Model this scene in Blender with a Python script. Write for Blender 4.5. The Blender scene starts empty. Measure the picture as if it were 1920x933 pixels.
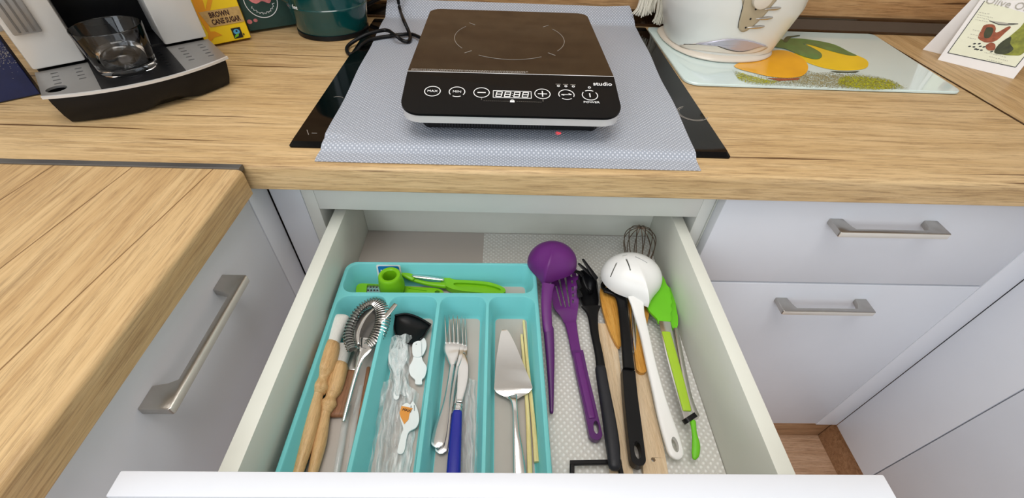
import bpy, bmesh, math, random
from mathutils import Vector as V, Matrix
from mathutils.geometry import tessellate_polygon
random.seed(7)
C = bpy.context.scene.collection
S = bpy.context.scene
PI = math.pi

# ---------------------------------------------------------------- camera
cd = bpy.data.cameras.new('camera')
cam = bpy.data.objects.new('camera', cd)
C.objects.link(cam)
cd.sensor_width = 36
cd.lens = 15.3332
cd.clip_start = 0.02
_r = ((0.9994,-0.0062,0.0333),(-0.0195,0.7004,0.7135),(-0.0278,-0.7137,0.6999))
cam.matrix_world = Matrix.Translation((-0.01864,-0.46244,1.21641)) @ Matrix((_r[0], _r[1], _r[2])).transposed().to_4x4()
S.camera = cam

# ---------------------------------------------------------------- world, lights, exposure
w = bpy.data.worlds.new('world')
S.world = w
w.use_nodes = True
w.node_tree.nodes['Background'].inputs[0].default_value = (0.93, 0.96, 1.0, 1)
w.node_tree.nodes['Background'].inputs[1].default_value = 0.32

def area(name, loc, target, sx, sy, power, col):
    l = bpy.data.lights.new(name, 'AREA')
    l.shape = 'RECTANGLE'
    l.size, l.size_y, l.energy, l.color = sx, sy, power, col
    o = bpy.data.objects.new(name, l)
    C.objects.link(o)
    o.location = loc
    o.rotation_euler = (V(target) - V(loc)).to_track_quat('-Z', 'Y').to_euler()
    return o
area('window_light', (-0.9, -1.5, 1.7), (0.7, -0.2, 0.6), 1.2, 1.3, 26, (0.85, 0.925, 1.0))
area('rear_window_light', (0.35, -2.5, 1.5), (0.3, 0.0, 0.7), 1.3, 1.2, 12, (0.84, 0.92, 1.0))
area('ceiling_lamp', (-0.1, -0.45, 2.42), (0.0, -0.25, 0.0), 0.9, 0.9, 16.5, (1.0, 0.975, 0.94))
S.view_settings.view_transform = 'Standard'
S.view_settings.look = 'None'
S.view_settings.gamma = 1
S.view_settings.use_curve_mapping = False
S.view_settings.exposure = -0.16

# ---------------------------------------------------------------- materials
def lin(c):
    return tuple(((x / 255) / 12.92 if x / 255 <= .04045 else ((x / 255 + .055) / 1.055) ** 2.4) for x in c) + (1,)

def mat(name, rgb, rough=.5, metal=0, spec=.5, coat=0, trans=0, alpha=1, emit=0, ior=1.45, noise=0, nscale=40, bump=0, bscale=200, stretch=None, sub=0):
    m = bpy.data.materials.new(name)
    m.use_nodes = True
    nt = m.node_tree
    b = nt.nodes['Principled BSDF']
    c = lin(rgb)
    b.inputs['Base Color'].default_value = c
    b.inputs['Roughness'].default_value = rough
    b.inputs['Metallic'].default_value = metal
    b.inputs['Specular IOR Level'].default_value = spec
    b.inputs['Coat Weight'].default_value = coat
    b.inputs['Coat Roughness'].default_value = .05
    b.inputs['Transmission Weight'].default_value = trans
    b.inputs['IOR'].default_value = ior
    b.inputs['Alpha'].default_value = alpha
    if sub:
        b.inputs['Subsurface Weight'].default_value = sub
        b.inputs['Subsurface Radius'].default_value = (.01, .01, .01)
        b.inputs['Subsurface Scale'].default_value = .3
    if emit:
        b.inputs['Emission Color'].default_value = c
        b.inputs['Emission Strength'].default_value = emit
    if noise or bump:
        tc = nt.nodes.new('ShaderNodeTexCoord')
        src = tc.outputs['Object']
        if stretch:
            mp = nt.nodes.new('ShaderNodeMapping')
            mp.inputs['Scale'].default_value = stretch
            nt.links.new(src, mp.inputs[0])
            src = mp.outputs[0]
    if noise:
        n = nt.nodes.new('ShaderNodeTexNoise')
        n.inputs['Scale'].default_value = nscale
        n.inputs['Detail'].default_value = 5
        nt.links.new(src, n.inputs['Vector'])
        r = nt.nodes.new('ShaderNodeValToRGB')
        r.color_ramp.elements[0].position = .3
        r.color_ramp.elements[1].position = .7
        r.color_ramp.elements[0].color = tuple(max(0, x * (1 - noise)) for x in c[:3]) + (1,)
        r.color_ramp.elements[1].color = tuple(min(1, x * (1 + noise * .6)) for x in c[:3]) + (1,)
        nt.links.new(n.outputs[0], r.inputs[0])
        nt.links.new(r.outputs[0], b.inputs['Base Color'])
    if bump:
        n = nt.nodes.new('ShaderNodeTexNoise')
        n.inputs['Scale'].default_value = bscale
        nt.links.new(src, n.inputs['Vector'])
        bp = nt.nodes.new('ShaderNodeBump')
        bp.inputs['Strength'].default_value = bump
        bp.inputs['Distance'].default_value = .001
        nt.links.new(n.outputs[0], bp.inputs['Height'])
        nt.links.new(bp.outputs[0], b.inputs['Normal'])
    return m

def wood(name, light, mid, dark, axis='x', rough=.42, scale=1.0, cracks=1.0, plank=None, fine=1.0):
    """printed oak: long grain along one axis, pores, and thin dark cracks"""
    m = bpy.data.materials.new(name)
    m.use_nodes = True
    nt = m.node_tree
    N, L = nt.nodes.new, nt.links.new
    b = nt.nodes['Principled BSDF']
    b.inputs['Roughness'].default_value = rough
    b.inputs['Specular IOR Level'].default_value = .35
    tc = N('ShaderNodeTexCoord')
    def mapped(a, c, off=0):
        mp = N('ShaderNodeMapping')
        mp.inputs['Scale'].default_value = {'x': (a, c, c), 'y': (c, a, c), 'z': (c, c, a)}[axis]
        mp.inputs['Location'].default_value = (off, off * 1.7, off * .6)
        L(tc.outputs['Object'], mp.inputs[0])
        return mp.outputs[0]
    def noise(vec, sc, det=6, rgh=.6, dist=0):
        n = N('ShaderNodeTexNoise')
        n.inputs['Scale'].default_value = sc
        n.inputs['Detail'].default_value = det
        n.inputs['Roughness'].default_value = rgh
        n.inputs['Distortion'].default_value = dist
        L(vec, n.inputs['Vector'])
        return n.outputs[0]
    def ramp(v, stops):
        r = N('ShaderNodeValToRGB')
        e = r.color_ramp.elements
        e[0].position, e[0].color = stops[0]
        e[1].position, e[1].color = stops[-1]
        for p, c in stops[1:-1]:
            x = e.new(p)
            x.color = c
        L(v, r.inputs[0])
        return r.outputs[0]
    def mix(f, a, c, t='MIX'):
        x = N('ShaderNodeMix')
        x.data_type = 'RGBA'
        x.blend_type = t
        if isinstance(f, float):
            x.inputs[0].default_value = f
        else:
            L(f, x.inputs[0])
        for s, v in ((x.inputs[6], a), (x.inputs[7], c)):
            if isinstance(v, tuple):
                s.default_value = v
            else:
                L(v, s)
        return x.outputs[2]
    g = noise(mapped(1.5 * scale, 30 * scale), 1.6, 10, .74, .5)
    base = ramp(g, [(.28, lin(dark)), (.44, lin(mid)), (.60, lin(light)), (.8, lin(mid))])
    f = noise(mapped(16 * scale, 360 * scale, 3), 1.0, 6, .75)
    fine_c = ramp(f, [(.34, (.36, .30, .25, 1)), (.53, (1, 1, 1, 1))])
    col = mix(.7 * fine, base, fine_c, 'MULTIPLY')
    p = noise(mapped(2.2 * scale, 46 * scale, 9), 1.0, 3, .5)
    pc = ramp(p, [(.27, (.5, .42, .36, 1)), (.33, (1, 1, 1, 1))])
    col = mix(.55, col, pc, 'MULTIPLY')
    if cracks:
        c = noise(mapped(3.4 * scale, 130 * scale, 17), 1.0, 1.5, .4, .3)
        cc = ramp(c, [(.285, (.24, .17, .12, 1)), (.325, (1, 1, 1, 1))])
        col = mix(cracks, col, cc, 'MULTIPLY')
    if plank:                                        # printed plank joints: thin dark lines along the grain
        sp = N('ShaderNodeSeparateXYZ')
        L(tc.outputs['Object'], sp.inputs[0])
        wob = noise(mapped(1.6, 2.5, 5), 1.0, 3)
        def mth(op, a, bb):
            x = N('ShaderNodeMath')
            x.operation = op
            for k, v in enumerate((a, bb)):
                if isinstance(v, (int, float)):
                    x.inputs[k].default_value = v
                else:
                    L(v, x.inputs[k])
            return x.outputs[0]
        q = mth('ADD', sp.outputs[0], mth('MULTIPLY', sp.outputs[1], plank[0]))
        q = mth('ADD', q, mth('MULTIPLY', wob, .010))
        best = None
        for c_ in plank[1]:
            d_ = mth('ABSOLUTE', mth('SUBTRACT', q, c_ + .005), 0)
            best = d_ if best is None else mth('MINIMUM', best, d_)
        ln = ramp(mth('MULTIPLY', best, 100.0), [(0.0, (.25, .17, .11, 1)), (.06, (.45, .36, .28, 1)), (.11, (1, 1, 1, 1))])
        col = mix(.9, col, ln, 'MULTIPLY')
    L(col, b.inputs['Base Color'])
    bp = N('ShaderNodeBump')
    bp.inputs['Strength'].default_value = .25
    bp.inputs['Distance'].default_value = .0006
    L(f, bp.inputs['Height'])
    L(bp.outputs[0], b.inputs['Normal'])
    return m

def dotted(name, base, dot, pitch, transp, rough=.45, bump=.6):
    """translucent embossed liner foil: rows of small round dots"""
    m = bpy.data.materials.new(name)
    m.use_nodes = True
    nt = m.node_tree
    N, L = nt.nodes.new, nt.links.new
    b = nt.nodes['Principled BSDF']
    tc = N('ShaderNodeTexCoord')
    sp = N('ShaderNodeSeparateXYZ')
    L(tc.outputs['Object'], sp.inputs[0])
    def mth(op, a, bb=0.0):
        x = N('ShaderNodeMath')
        x.operation = op
        for k, v in enumerate((a, bb)):
            if isinstance(v, (int, float)):
                x.inputs[k].default_value = v
            else:
                L(v, x.inputs[k])
        return x.outputs[0]
    k = PI / pitch
    s1 = mth('SINE', mth('MULTIPLY', mth('ADD', sp.outputs[0], sp.outputs[1]), k))
    s2 = mth('SINE', mth('MULTIPLY', mth('SUBTRACT', sp.outputs[0], sp.outputs[1]), k))
    h = mth('MULTIPLY', mth('MULTIPLY', s1, s1), mth('MULTIPLY', s2, s2))
    r = N('ShaderNodeValToRGB')
    r.color_ramp.elements[0].position = .2
    r.color_ramp.elements[1].position = .75
    r.color_ramp.elements[0].color = lin(base)
    r.color_ramp.elements[1].color = lin(dot)
    L(h, r.inputs[0])
    L(r.outputs[0], b.inputs['Base Color'])
    b.inputs['Roughness'].default_value = rough
    bp = N('ShaderNodeBump')
    bp.inputs['Strength'].default_value = bump
    bp.inputs['Distance'].default_value = .0012
    L(h, bp.inputs['Height'])
    L(bp.outputs[0], b.inputs['Normal'])
    if transp:
        t = N('ShaderNodeBsdfTransparent')
        mx = N('ShaderNodeMixShader')
        rt = N('ShaderNodeMapRange')
        rt.inputs['To Min'].default_value = transp
        rt.inputs['To Max'].default_value = transp * .25
        L(h, rt.inputs['Value'])
        L(rt.outputs[0], mx.inputs[0])
        L(b.outputs[0], mx.inputs[1])
        L(t.outputs[0], mx.inputs[2])
        L(mx.outputs[0], nt.nodes['Material Output'].inputs[0])
    return m

def film(name, tint, milky, gloss_rough=.12, bscale=160, bump=.9):
    """thin clear crinkled plastic film"""
    m = bpy.data.materials.new(name)
    m.use_nodes = True
    nt = m.node_tree
    N, L = nt.nodes.new, nt.links.new
    b = nt.nodes['Principled BSDF']
    b.inputs['Base Color'].default_value = lin(tint)
    b.inputs['Roughness'].default_value = gloss_rough
    b.inputs['Specular IOR Level'].default_value = 1.0
    tc = N('ShaderNodeTexCoord')
    mp = N('ShaderNodeMapping')
    mp.inputs['Scale'].default_value = (1, .16, 1)
    L(tc.outputs['Object'], mp.inputs[0])
    n = N('ShaderNodeTexNoise')
    n.inputs['Scale'].default_value = bscale
    n.inputs['Detail'].default_value = 4
    n.inputs['Distortion'].default_value = 1.2
    L(mp.outputs[0], n.inputs['Vector'])
    bp = N('ShaderNodeBump')
    bp.inputs['Strength'].default_value = bump
    bp.inputs['Distance'].default_value = .002
    L(n.outputs[0], bp.inputs['Height'])
    L(bp.outputs[0], b.inputs['Normal'])
    r = N('ShaderNodeValToRGB')
    r.color_ramp.elements[0].position = .42
    r.color_ramp.elements[1].position = .66
    r.color_ramp.elements[0].color = (milky * .45,) * 3 + (1,)
    r.color_ramp.elements[1].color = (min(1, milky * 1.9),) * 3 + (1,)
    L(n.outputs[0], r.inputs[0])
    t = N('ShaderNodeBsdfTransparent')
    mx = N('ShaderNodeMixShader')
    L(r.outputs[0], mx.inputs[0])
    L(t.outputs[0], mx.inputs[1])
    L(b.outputs[0], mx.inputs[2])
    L(mx.outputs[0], nt.nodes['Material Output'].inputs[0])
    return m

M = {}
M['oak'] = wood('oak_worktop', (214, 184, 138), (198, 166, 119), (176, 144, 102), 'x')
M['oak_y'] = wood('oak_worktop_side', (211, 180, 133), (194, 160, 113), (174, 140, 96), 'y', cracks=.25, fine=.8, plank=(-.12, (-.088, .006, .099, .196)))
M['oak_wall'] = wood('oak_backsplash', (204, 164, 118), (186, 143, 97), (158, 114, 72), 'x', scale=1.1)
M['oak_floor'] = wood('oak_floor', (214, 178, 148), (196, 158, 126), (168, 128, 98), 'x', scale=2.2, cracks=.4)
M['oak_plinth'] = wood('oak_plinth', (196, 156, 118), (174, 134, 98), (146, 106, 76), 'x', scale=1.6, cracks=.5)
M['white'] = mat('white_front', (220, 223, 230), .38, spec=.4, noise=.02, nscale=9)
M['white_in'] = mat('white_carcass', (218, 219, 212), .5, noise=.02, nscale=12)
M['drawer_side'] = mat('drawer_side_laminate', (222, 224, 214), .4, noise=.03, nscale=14)
M['taupe'] = mat('drawer_bottom', (186, 177, 170), .5, noise=.03, nscale=10)
M['wallpaint'] = mat('wall_paint', (232, 230, 226), .85, bump=.1)
M['steel'] = mat('brushed_nickel', (188, 184, 178), .3, 1, bump=.12, bscale=300, stretch=(1, 1, 30), noise=.06, nscale=60)
M['edge_highlight'] = mat('handle_edge_highlight', (226, 222, 214), .25, .35, noise=.02)
M['chrome'] = mat('polished_steel', (222, 222, 222), .14, 1, noise=.03, nscale=30)
M['chrome_soft'] = mat('satin_steel', (196, 194, 190), .25, 1, noise=.08, nscale=50)
M['bronze'] = mat('bronze_trim', (96, 84, 74), .16, 1, noise=.1, nscale=6)
M['gunmetal'] = mat('gunmetal_strip', (112, 110, 108), .34, .7, noise=.08, nscale=50, stretch=(1, 20, 20))
M['darkgap'] = mat('shadow_gap', (6, 6, 6), .95, spec=0, noise=.1)
M['gloss_black'] = mat('black_ceramic_glass', (7, 7, 7), .05, spec=.2, noise=.1)
M['cook_glass'] = mat('cooker_glass', (22, 18, 14), .08, spec=.46, noise=.05)
M['panel_black'] = mat('cooker_panel', (8, 8, 9), .3, spec=.14, noise=.05)
M['black_plastic'] = mat('black_plastic', (16, 16, 18), .38, spec=.28, bump=.08, bscale=500, noise=.1)
M['black_soft'] = mat('black_soft_grip', (28, 29, 36), .5, bump=.1, bscale=700, noise=.08)
M['silver_band'] = mat('silver_band', (214, 213, 212), .3, .35, noise=.03)
M['print_white'] = mat('white_print', (236, 236, 236), .4, noise=.02)
M['print_grey'] = mat('grey_print', (150, 144, 136), .4, noise=.05)
M['mint'] = mat('mint_white_glass', (214, 232, 230), .12, spec=.5, coat=.5, noise=.015, nscale=6)
M['glass_edge'] = mat('green_glass_edge', (60, 84, 76), .15, noise=.05)
M['cream'] = mat('cream_plastic', (220, 221, 216), .28, spec=.5, coat=.15, noise=.01, nscale=8)
M['cream_warm'] = mat('warm_cream_plastic', (216, 206, 192), .3, noise=.02, nscale=8)
M['beige_grey'] = mat('beige_control_strip', (176, 162, 136), .35, noise=.03)
M['lilac'] = mat('lilac_silver', (186, 182, 194), .25, .4, noise=.03)
M['turq'] = mat('turquoise_plastic', (118, 202, 204), .35, spec=.45, sub=.08, noise=.02, nscale=12)
M['tray_floor'] = mat('tray_floor', (186, 176, 168), .5, noise=.05, nscale=18)
M['lime'] = mat('lime_plastic', (122, 190, 22), .38, noise=.05, nscale=30)
M['lime_soft'] = mat('lime_silicone', (110, 198, 32), .5, noise=.05, nscale=30)
M['lime_pale'] = mat('lime_grip', (164, 200, 48), .45, noise=.04, nscale=30)
M['purple'] = mat('purple_nylon', (98, 32, 112), .42, noise=.05, nscale=30, bump=.05)
M['purple_dark'] = mat('deep_purple_nylon', (84, 26, 100), .36, noise=.05, nscale=30)
M['white_nylon'] = mat('white_nylon', (240, 240, 238), .32, spec=.45, noise=.01)
M['white_plastic'] = mat('white_disposable_plastic', (238, 240, 240), .35, sub=.1, noise=.02)
M['blue_handle'] = mat('blue_plastic', (30, 38, 150), .25, spec=.6, noise=.05, nscale=40)
M['wire'] = mat('dark_wire', (128, 108, 92), .32, .8, noise=.1)
M['beech'] = wood('beech', (222, 184, 134), (208, 166, 114), (182, 138, 88), 'y', scale=4, cracks=.15, fine=.6)
M['beech_pale'] = wood('pale_beech', (230, 208, 176), (220, 194, 158), (200, 170, 132), 'y', scale=4, cracks=.1, fine=.6)
M['honey'] = wood('honey_wood', (222, 168, 84), (206, 146, 60), (172, 110, 40), 'y', scale=5, cracks=.1, fine=.6)
M['rosewood'] = wood('brown_wood', (158, 112, 82), (138, 94, 66), (104, 66, 44), 'y', scale=5, cracks=.1, fine=.6)
M['bamboo'] = wood('bamboo', (238, 222, 164), (226, 206, 142), (204, 180, 112), 'y', scale=5, cracks=.0, fine=.4)
M['bristle'] = mat('white_bristle', (236, 234, 228), .8, bump=.6, bscale=900, stretch=(4, .5, 1), noise=.06, nscale=300)
M['grey_bristle'] = mat('grey_bristle', (204, 202, 196), .7, bump=.6, bscale=900, stretch=(4, .5, 1), noise=.08, nscale=300)
M['cotton'] = mat('cotton_fringe', (226, 220, 204), .9, bump=.5, bscale=400, noise=.1, nscale=200, stretch=(3, 3, .4))
M['glass'] = mat('clear_glass', (255, 255, 255), .0, trans=1, ior=1.45, spec=.5)
M['tube'] = film('clear_tube_plastic', (236, 236, 236), .22, .06, 60, .3)
M['film'] = film('clear_wrap', (240, 242, 242), .26, .1, 60, .7)
M['film2'] = film('crinkled_wrap', (240, 242, 242), .36, .1, 150, .9)
M['mat_liner'] = dotted('translucent_liner', (172, 179, 192), (214, 218, 228), .0062, .22, .4, .5)
M['drawer_liner'] = dotted('drawer_liner', (220, 218, 212), (240, 240, 236), .0085, .12, .4, .6)
M['green_enamel'] = mat('dark_green_enamel', (8, 66, 66), .18, spec=.6, coat=.5, noise=.08, nscale=12)
M['green_box'] = mat('dark_green_box', (30, 62, 54), .45, noise=.35, nscale=28)
M['navy'] = mat('navy_pack', (18, 28, 70), .4, noise=.25, nscale=40)
M['yellow'] = mat('yellow_packet', (246, 208, 22), .38, noise=.03, nscale=20)
M['orange_print'] = mat('orange_print', (236, 158, 22), .4, noise=.05)
M['kraft'] = mat('kraft_print', (200, 164, 104), .5, noise=.18, nscale=140)
M['brown_ink'] = mat('brown_ink', (62, 30, 18), .5, noise=.05)
M['black_ink'] = mat('black_ink', (22, 22, 22), .5, noise=.05)
M['blue_ink'] = mat('blue_ink', (84, 166, 214), .5, noise=.05)
M['label_blue'] = mat('blue_label', (24, 120, 190), .35, noise=.03)
M['pink_print'] = mat('pink_print', (206, 120, 120), .4, noise=.5, nscale=60)
M['label_orange'] = mat('orange_label', (228, 150, 62), .4, noise=.04)
M['silver_panel'] = mat('silver_panel', (206, 204, 200), .35, .25, noise=.02, nscale=10)
M['silver_plate'] = mat('silver_plate', (150, 148, 146), .32, .6, noise=.05, nscale=40)
M['paper'] = mat('white_card', (238, 234, 232), .6, noise=.015)
M['paper_cream'] = mat('cream_card', (232, 232, 208), .6, noise=.03)
M['red_led'] = mat('red_led', (255, 30, 40), .4, emit=14)
M['orange_fruit'] = mat('orange_fruit_print', (250, 178, 8), .15, coat=.5, noise=.14, nscale=14)
M['yellow_fruit'] = mat('yellow_fruit_print', (250, 208, 4), .15, coat=.5, noise=.1, nscale=14)
M['leaf'] = mat('leaf_print', (58, 128, 62), .15, coat=.5, noise=.35, nscale=60)
M['leaf_dark'] = mat('stem_print', (30, 74, 50), .2, coat=.4, noise=.2)
M['brick_red'] = mat('brown_red_ink', (154, 80, 48), .6, noise=.35, nscale=160)
M['olive'] = mat('olive_ink', (140, 144, 48), .6, noise=.4, nscale=120)
M['olive_dark'] = mat('dark_olive_ink', (58, 62, 34), .6, noise=.4, nscale=160)
M['grey_ink'] = mat('grey_ink', (176, 172, 160), .6, noise=.1)

def speckle_mat(name, col, cen, r0, r1, sc, tint2):
    """printed speckles on clear glass: dots that thin out away from a centre line"""
    m = bpy.data.materials.new(name)
    m.use_nodes = True
    nt = m.node_tree
    N, L = nt.nodes.new, nt.links.new
    b = nt.nodes['Principled BSDF']
    b.inputs['Roughness'].default_value = .15
    tc = N('ShaderNodeTexCoord')
    n = N('ShaderNodeTexNoise')
    n.inputs['Scale'].default_value = sc
    n.inputs['Detail'].default_value = 3
    L(tc.outputs['Object'], n.inputs['Vector'])
    mp = N('ShaderNodeMapping')
    mp.inputs['Location'].default_value = tuple(-c / r for c, r in zip(cen, r1))
    mp.inputs['Scale'].default_value = tuple(1 / r for r in r1)
    L(tc.outputs['Object'], mp.inputs[0])
    d = N('ShaderNodeVectorMath')
    d.operation = 'LENGTH'
    L(mp.outputs[0], d.inputs[0])
    mr = N('ShaderNodeMapRange')
    mr.inputs['From Min'].default_value = r0
    mr.inputs['From Max'].default_value = 1.0
    mr.inputs['To Min'].default_value = .52
    mr.inputs['To Max'].default_value = .28
    L(d.outputs['Value'], mr.inputs['Value'])
    lt = N('ShaderNodeMath')
    lt.operation = 'SUBTRACT'
    L(mr.outputs[0], lt.inputs[0])
    L(n.outputs[0], lt.inputs[1])
    r = N('ShaderNodeMapRange')
    r.inputs['From Min'].default_value = -.04
    r.inputs['From Max'].default_value = .05
    L(lt.outputs[0], r.inputs['Value'])
    cr = N('ShaderNodeValToRGB')
    cr.color_ramp.elements[0].color = lin(col)
    cr.color_ramp.elements[1].color = lin(tint2)
    n2 = N('ShaderNodeTexNoise')
    n2.inputs['Scale'].default_value = sc * .5
    L(tc.outputs['Object'], n2.inputs['Vector'])
    cr.color_ramp.elements[0].position = .4
    cr.color_ramp.elements[1].position = .62
    L(n2.outputs[0], cr.inputs[0])
    L(cr.outputs[0], b.inputs['Base Color'])
    t = N('ShaderNodeBsdfTransparent')
    mx = N('ShaderNodeMixShader')
    L(r.outputs[0], mx.inputs[0])
    L(t.outputs[0], mx.inputs[1])
    L(b.outputs[0], mx.inputs[2])
    L(mx.outputs[0], nt.nodes['Material Output'].inputs[0])
    return m

# ---------------------------------------------------------------- builders
def wloc(o):
    v = V((0, 0, 0))
    while o:
        v += o.location
        o = o.parent
    return v

def link(name, me, m, parent=None, loc=None, smooth=40):
    """one object; mesh given in world coordinates, stored about the thing's own base"""
    base = wloc(parent) if parent else (V(loc) if loc is not None else None)
    if base is None:
        xs = [v.co for v in me.vertices]
        lo = V([min(c[i] for c in xs) for i in range(3)])
        hi = V([max(c[i] for c in xs) for i in range(3)])
        base = V(((lo.x + hi.x) / 2, (lo.y + hi.y) / 2, lo.z))
    me.transform(Matrix.Translation(-base))
    for mm in (m if isinstance(m, (list, tuple)) else [m]):
        me.materials.append(mm)
    if smooth:
        for p in me.polygons:
            p.use_smooth = True
        me.set_sharp_from_angle(angle=math.radians(smooth))
    me.update()
    o = bpy.data.objects.new(name, me)
    C.objects.link(o)
    if parent:
        o.parent = parent
    else:
        o.location = base
    return o

def mesh(vs, fs):
    me = bpy.data.meshes.new('m')
    me.from_pydata([tuple(v) for v in vs], [], fs)
    bm = bmesh.new()
    bm.from_mesh(me)
    bmesh.ops.recalc_face_normals(bm, faces=bm.faces)
    bm.to_mesh(me)
    bm.free()
    return me

def obj(name, vs, fs, m, parent=None, smooth=40, loc=None):
    return link(name, mesh(vs, fs), m, parent, loc, smooth)

def thing(name, label, cat, loc, group=None):
    o = bpy.data.objects.new(name, None)
    o.empty_display_size = .02
    C.objects.link(o)
    o.location = loc
    return tag(o, label, cat, group)

def tag(o, label, cat, group=None):
    o['label'] = label
    o['category'] = cat
    if group:
        o['group'] = group
    return o

def struct(o):
    o['kind'] = 'structure'
    return o

def box(name, a, b, m, parent=None, bevel=.0015, seg=2, loc=None):
    bm = bmesh.new()
    bmesh.ops.create_cube(bm, size=1)
    for v in bm.verts:
        v.co = V([(a[i] + b[i]) / 2 + v.co[i] * (b[i] - a[i]) for i in range(3)])
    if bevel:
        bmesh.ops.bevel(bm, geom=bm.edges[:], offset=bevel, segments=seg, affect='EDGES', profile=.5)
    me = bpy.data.meshes.new('m')
    bm.to_mesh(me)
    bm.free()
    return link(name, me, m, parent, loc)

def cr(pts, k=6, closed=False):
    """Catmull-Rom through tuples of any length"""
    n = len(pts)
    out = []
    rng = range(n if closed else n - 1)
    for i in rng:
        p = [pts[(i + d) % n] if closed else pts[max(0, min(n - 1, i + d))] for d in (-1, 0, 1, 2)]
        for j in range(k):
            t = j / k
            out.append(tuple(.5 * (2 * b + (c - a) * t + (2 * a - 5 * b + 4 * c - d) * t * t + (3 * b - a - 3 * c + d) * t ** 3) for a, b, c, d in zip(*p)))
    if not closed:
        out.append(tuple(pts[-1]))
    return out

def loft_data(secs, n=14, e=2.0, up=(0, 0, 1), k=5, caps=(1, 1), roll=None):
    """secs: (pos, width, thickness). Superellipse sections swept along the path, ends rounded (caps 1) or flat (0)"""
    flat = [tuple(p) + (w_, t_) for p, w_, t_ in secs]
    s = cr(flat, k) if k > 1 else flat
    P_ = [V(q[:3]) for q in s]
    W_ = [max(q[3], 1e-4) for q in s]
    T_ = [max(q[4], 1e-4) for q in s]
    up = V(up)
    tan = []
    for i in range(len(P_)):
        d = P_[min(i + 1, len(P_) - 1)] - P_[max(i - 1, 0)]
        tan.append(d.normalized() if d.length > 1e-9 else V((0, 1, 0)))
    rows = [(P_[i], tan[i], W_[i], T_[i]) for i in range(len(P_))]
    def capped(row, sign):
        p, t, w_, th = row
        out = []
        r = min(w_, th) / 2 if caps[0] != 2 else w_ / 2
        if (caps[0] if sign < 0 else caps[1]) == 2:
            r = w_ / 2
        for a in (30, 55, 75, 87):
            a = math.radians(a)
            out.append((p + t * sign * r * math.sin(a), t, max(w_ - 2 * r * (1 - math.cos(a)), 1e-4), max(th * (.35 + .65 * math.cos(a)) if r > th / 2 + 1e-6 else th * math.cos(a), 1e-4)))
        return out
    if caps[0]:
        rows = capped(rows[0], -1)[::-1] + rows
    if caps[1]:
        rows = rows + capped(rows[-1], 1)
    vs, fs = [], []
    for p, t, w_, th in rows:
        u = up
        if abs(t.dot(u)) > .97:
            u = V((0, 1, 0)) if abs(t.y) < .9 else V((1, 0, 0))
        side = t.cross(u).normalized()
        nrm = side.cross(t)
        for j in range(n):
            a = 2 * PI * (j + .5) / n
            c, sn = math.cos(a), math.sin(a)
            x = math.copysign(abs(c) ** (2 / e), c) * w_ / 2
            y = math.copysign(abs(sn) ** (2 / e), sn) * th / 2
            vs.append(p + side * x + nrm * y)
    for i in range(len(rows) - 1):
        for j in range(n):
            fs.append((i * n + j, i * n + (j + 1) % n, (i + 1) * n + (j + 1) % n, (i + 1) * n + j))
    fs.append(tuple(range(n)))
    fs.append(tuple((len(rows) - 1) * n + j for j in range(n)))
    return vs, fs

def loft(name, secs, m, parent=None, **kw):
    loc = kw.pop('loc', None)
    vs, fs = loft_data(secs, **kw)
    return obj(name, vs, fs, m, parent, 50, loc)

def tube_data(pts, r, n=8, k=6):
    return loft_data([(p, 2 * r, 2 * r) for p in pts], n=n, k=k)

def tube(name, pts, r, m, parent=None, n=8, k=6, loc=None):
    vs, fs = tube_data(pts, r, n, k)
    return obj(name, vs, fs, m, parent, 60, loc)

def join(datas):
    vs, fs = [], []
    for a, b in datas:
        o = len(vs)
        vs += list(a)
        fs += [tuple(i + o for i in f) for f in b]
    return vs, fs

def area2(p):
    return sum(p[i][0] * p[(i + 1) % len(p)][1] - p[(i + 1) % len(p)][0] * p[i][1] for i in range(len(p))) / 2

def plate_data(outer, holes, zb, zt, edge=0.0):
    """flat or gently shaped plate: xy outline with holes, bottom and top heights (numbers or functions of x, y)"""
    zb_ = zb if callable(zb) else (lambda x, y: zb)
    zt_ = zt if callable(zt) else (lambda x, y: zt)
    loops = [[(p[0], p[1]) for p in outer]] + [[(p[0], p[1]) for p in h] for h in holes]
    if area2(loops[0]) < 0:
        loops[0].reverse()
    for i in range(1, len(loops)):
        if area2(loops[i]) > 0:
            loops[i].reverse()
    flat = [q for l in loops for q in l]
    tris = tessellate_polygon([[V((q[0], q[1], 0)) for q in l] for l in loops])
    n = len(flat)
    vs = [(x, y, zb_(x, y)) for x, y in flat] + [(x, y, zt_(x, y)) for x, y in flat]
    fs = [(a + n, b + n, c + n) for a, b, c in tris] + [(c, b, a) for a, b, c in tris]
    o = 0
    for l in loops:
        for i in range(len(l)):
            j = (i + 1) % len(l)
            fs.append((o + i, o + j, n + o + j, n + o + i))
        o += len(l)
    return vs, fs

def plate(name, outer, zb, zt, m, parent=None, holes=(), smooth=30, loc=None):
    vs, fs = plate_data(outer, holes, zb, zt)
    return obj(name, vs, fs, m, parent, smooth, loc)

def pat(name, pts3, n, m, parent, off=.0004, th=.0004):
    """thin printed patch on a plane or a gently curved face: 3-D outline, lifted along n"""
    n = V(n).normalized()
    a = [V(p) for p in pts3]
    ax = n.cross(V((0, 0, 1)))
    ax = V((1, 0, 0)) if ax.length < .2 else ax.normalized()
    ay = n.cross(ax)
    tris = tessellate_polygon([[V((p.dot(ax), p.dot(ay), 0)) for p in a]])
    k = len(a)
    vs = [p + n * off for p in a] + [p + n * (off + th) for p in a]
    fs = [tuple(i + k for i in t) for t in tris] + [tuple(t) for t in tris]
    fs += [(i, (i + 1) % k, k + (i + 1) % k, k + i) for i in range(k)]
    return obj(name, vs, fs, m, parent, 30)

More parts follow.
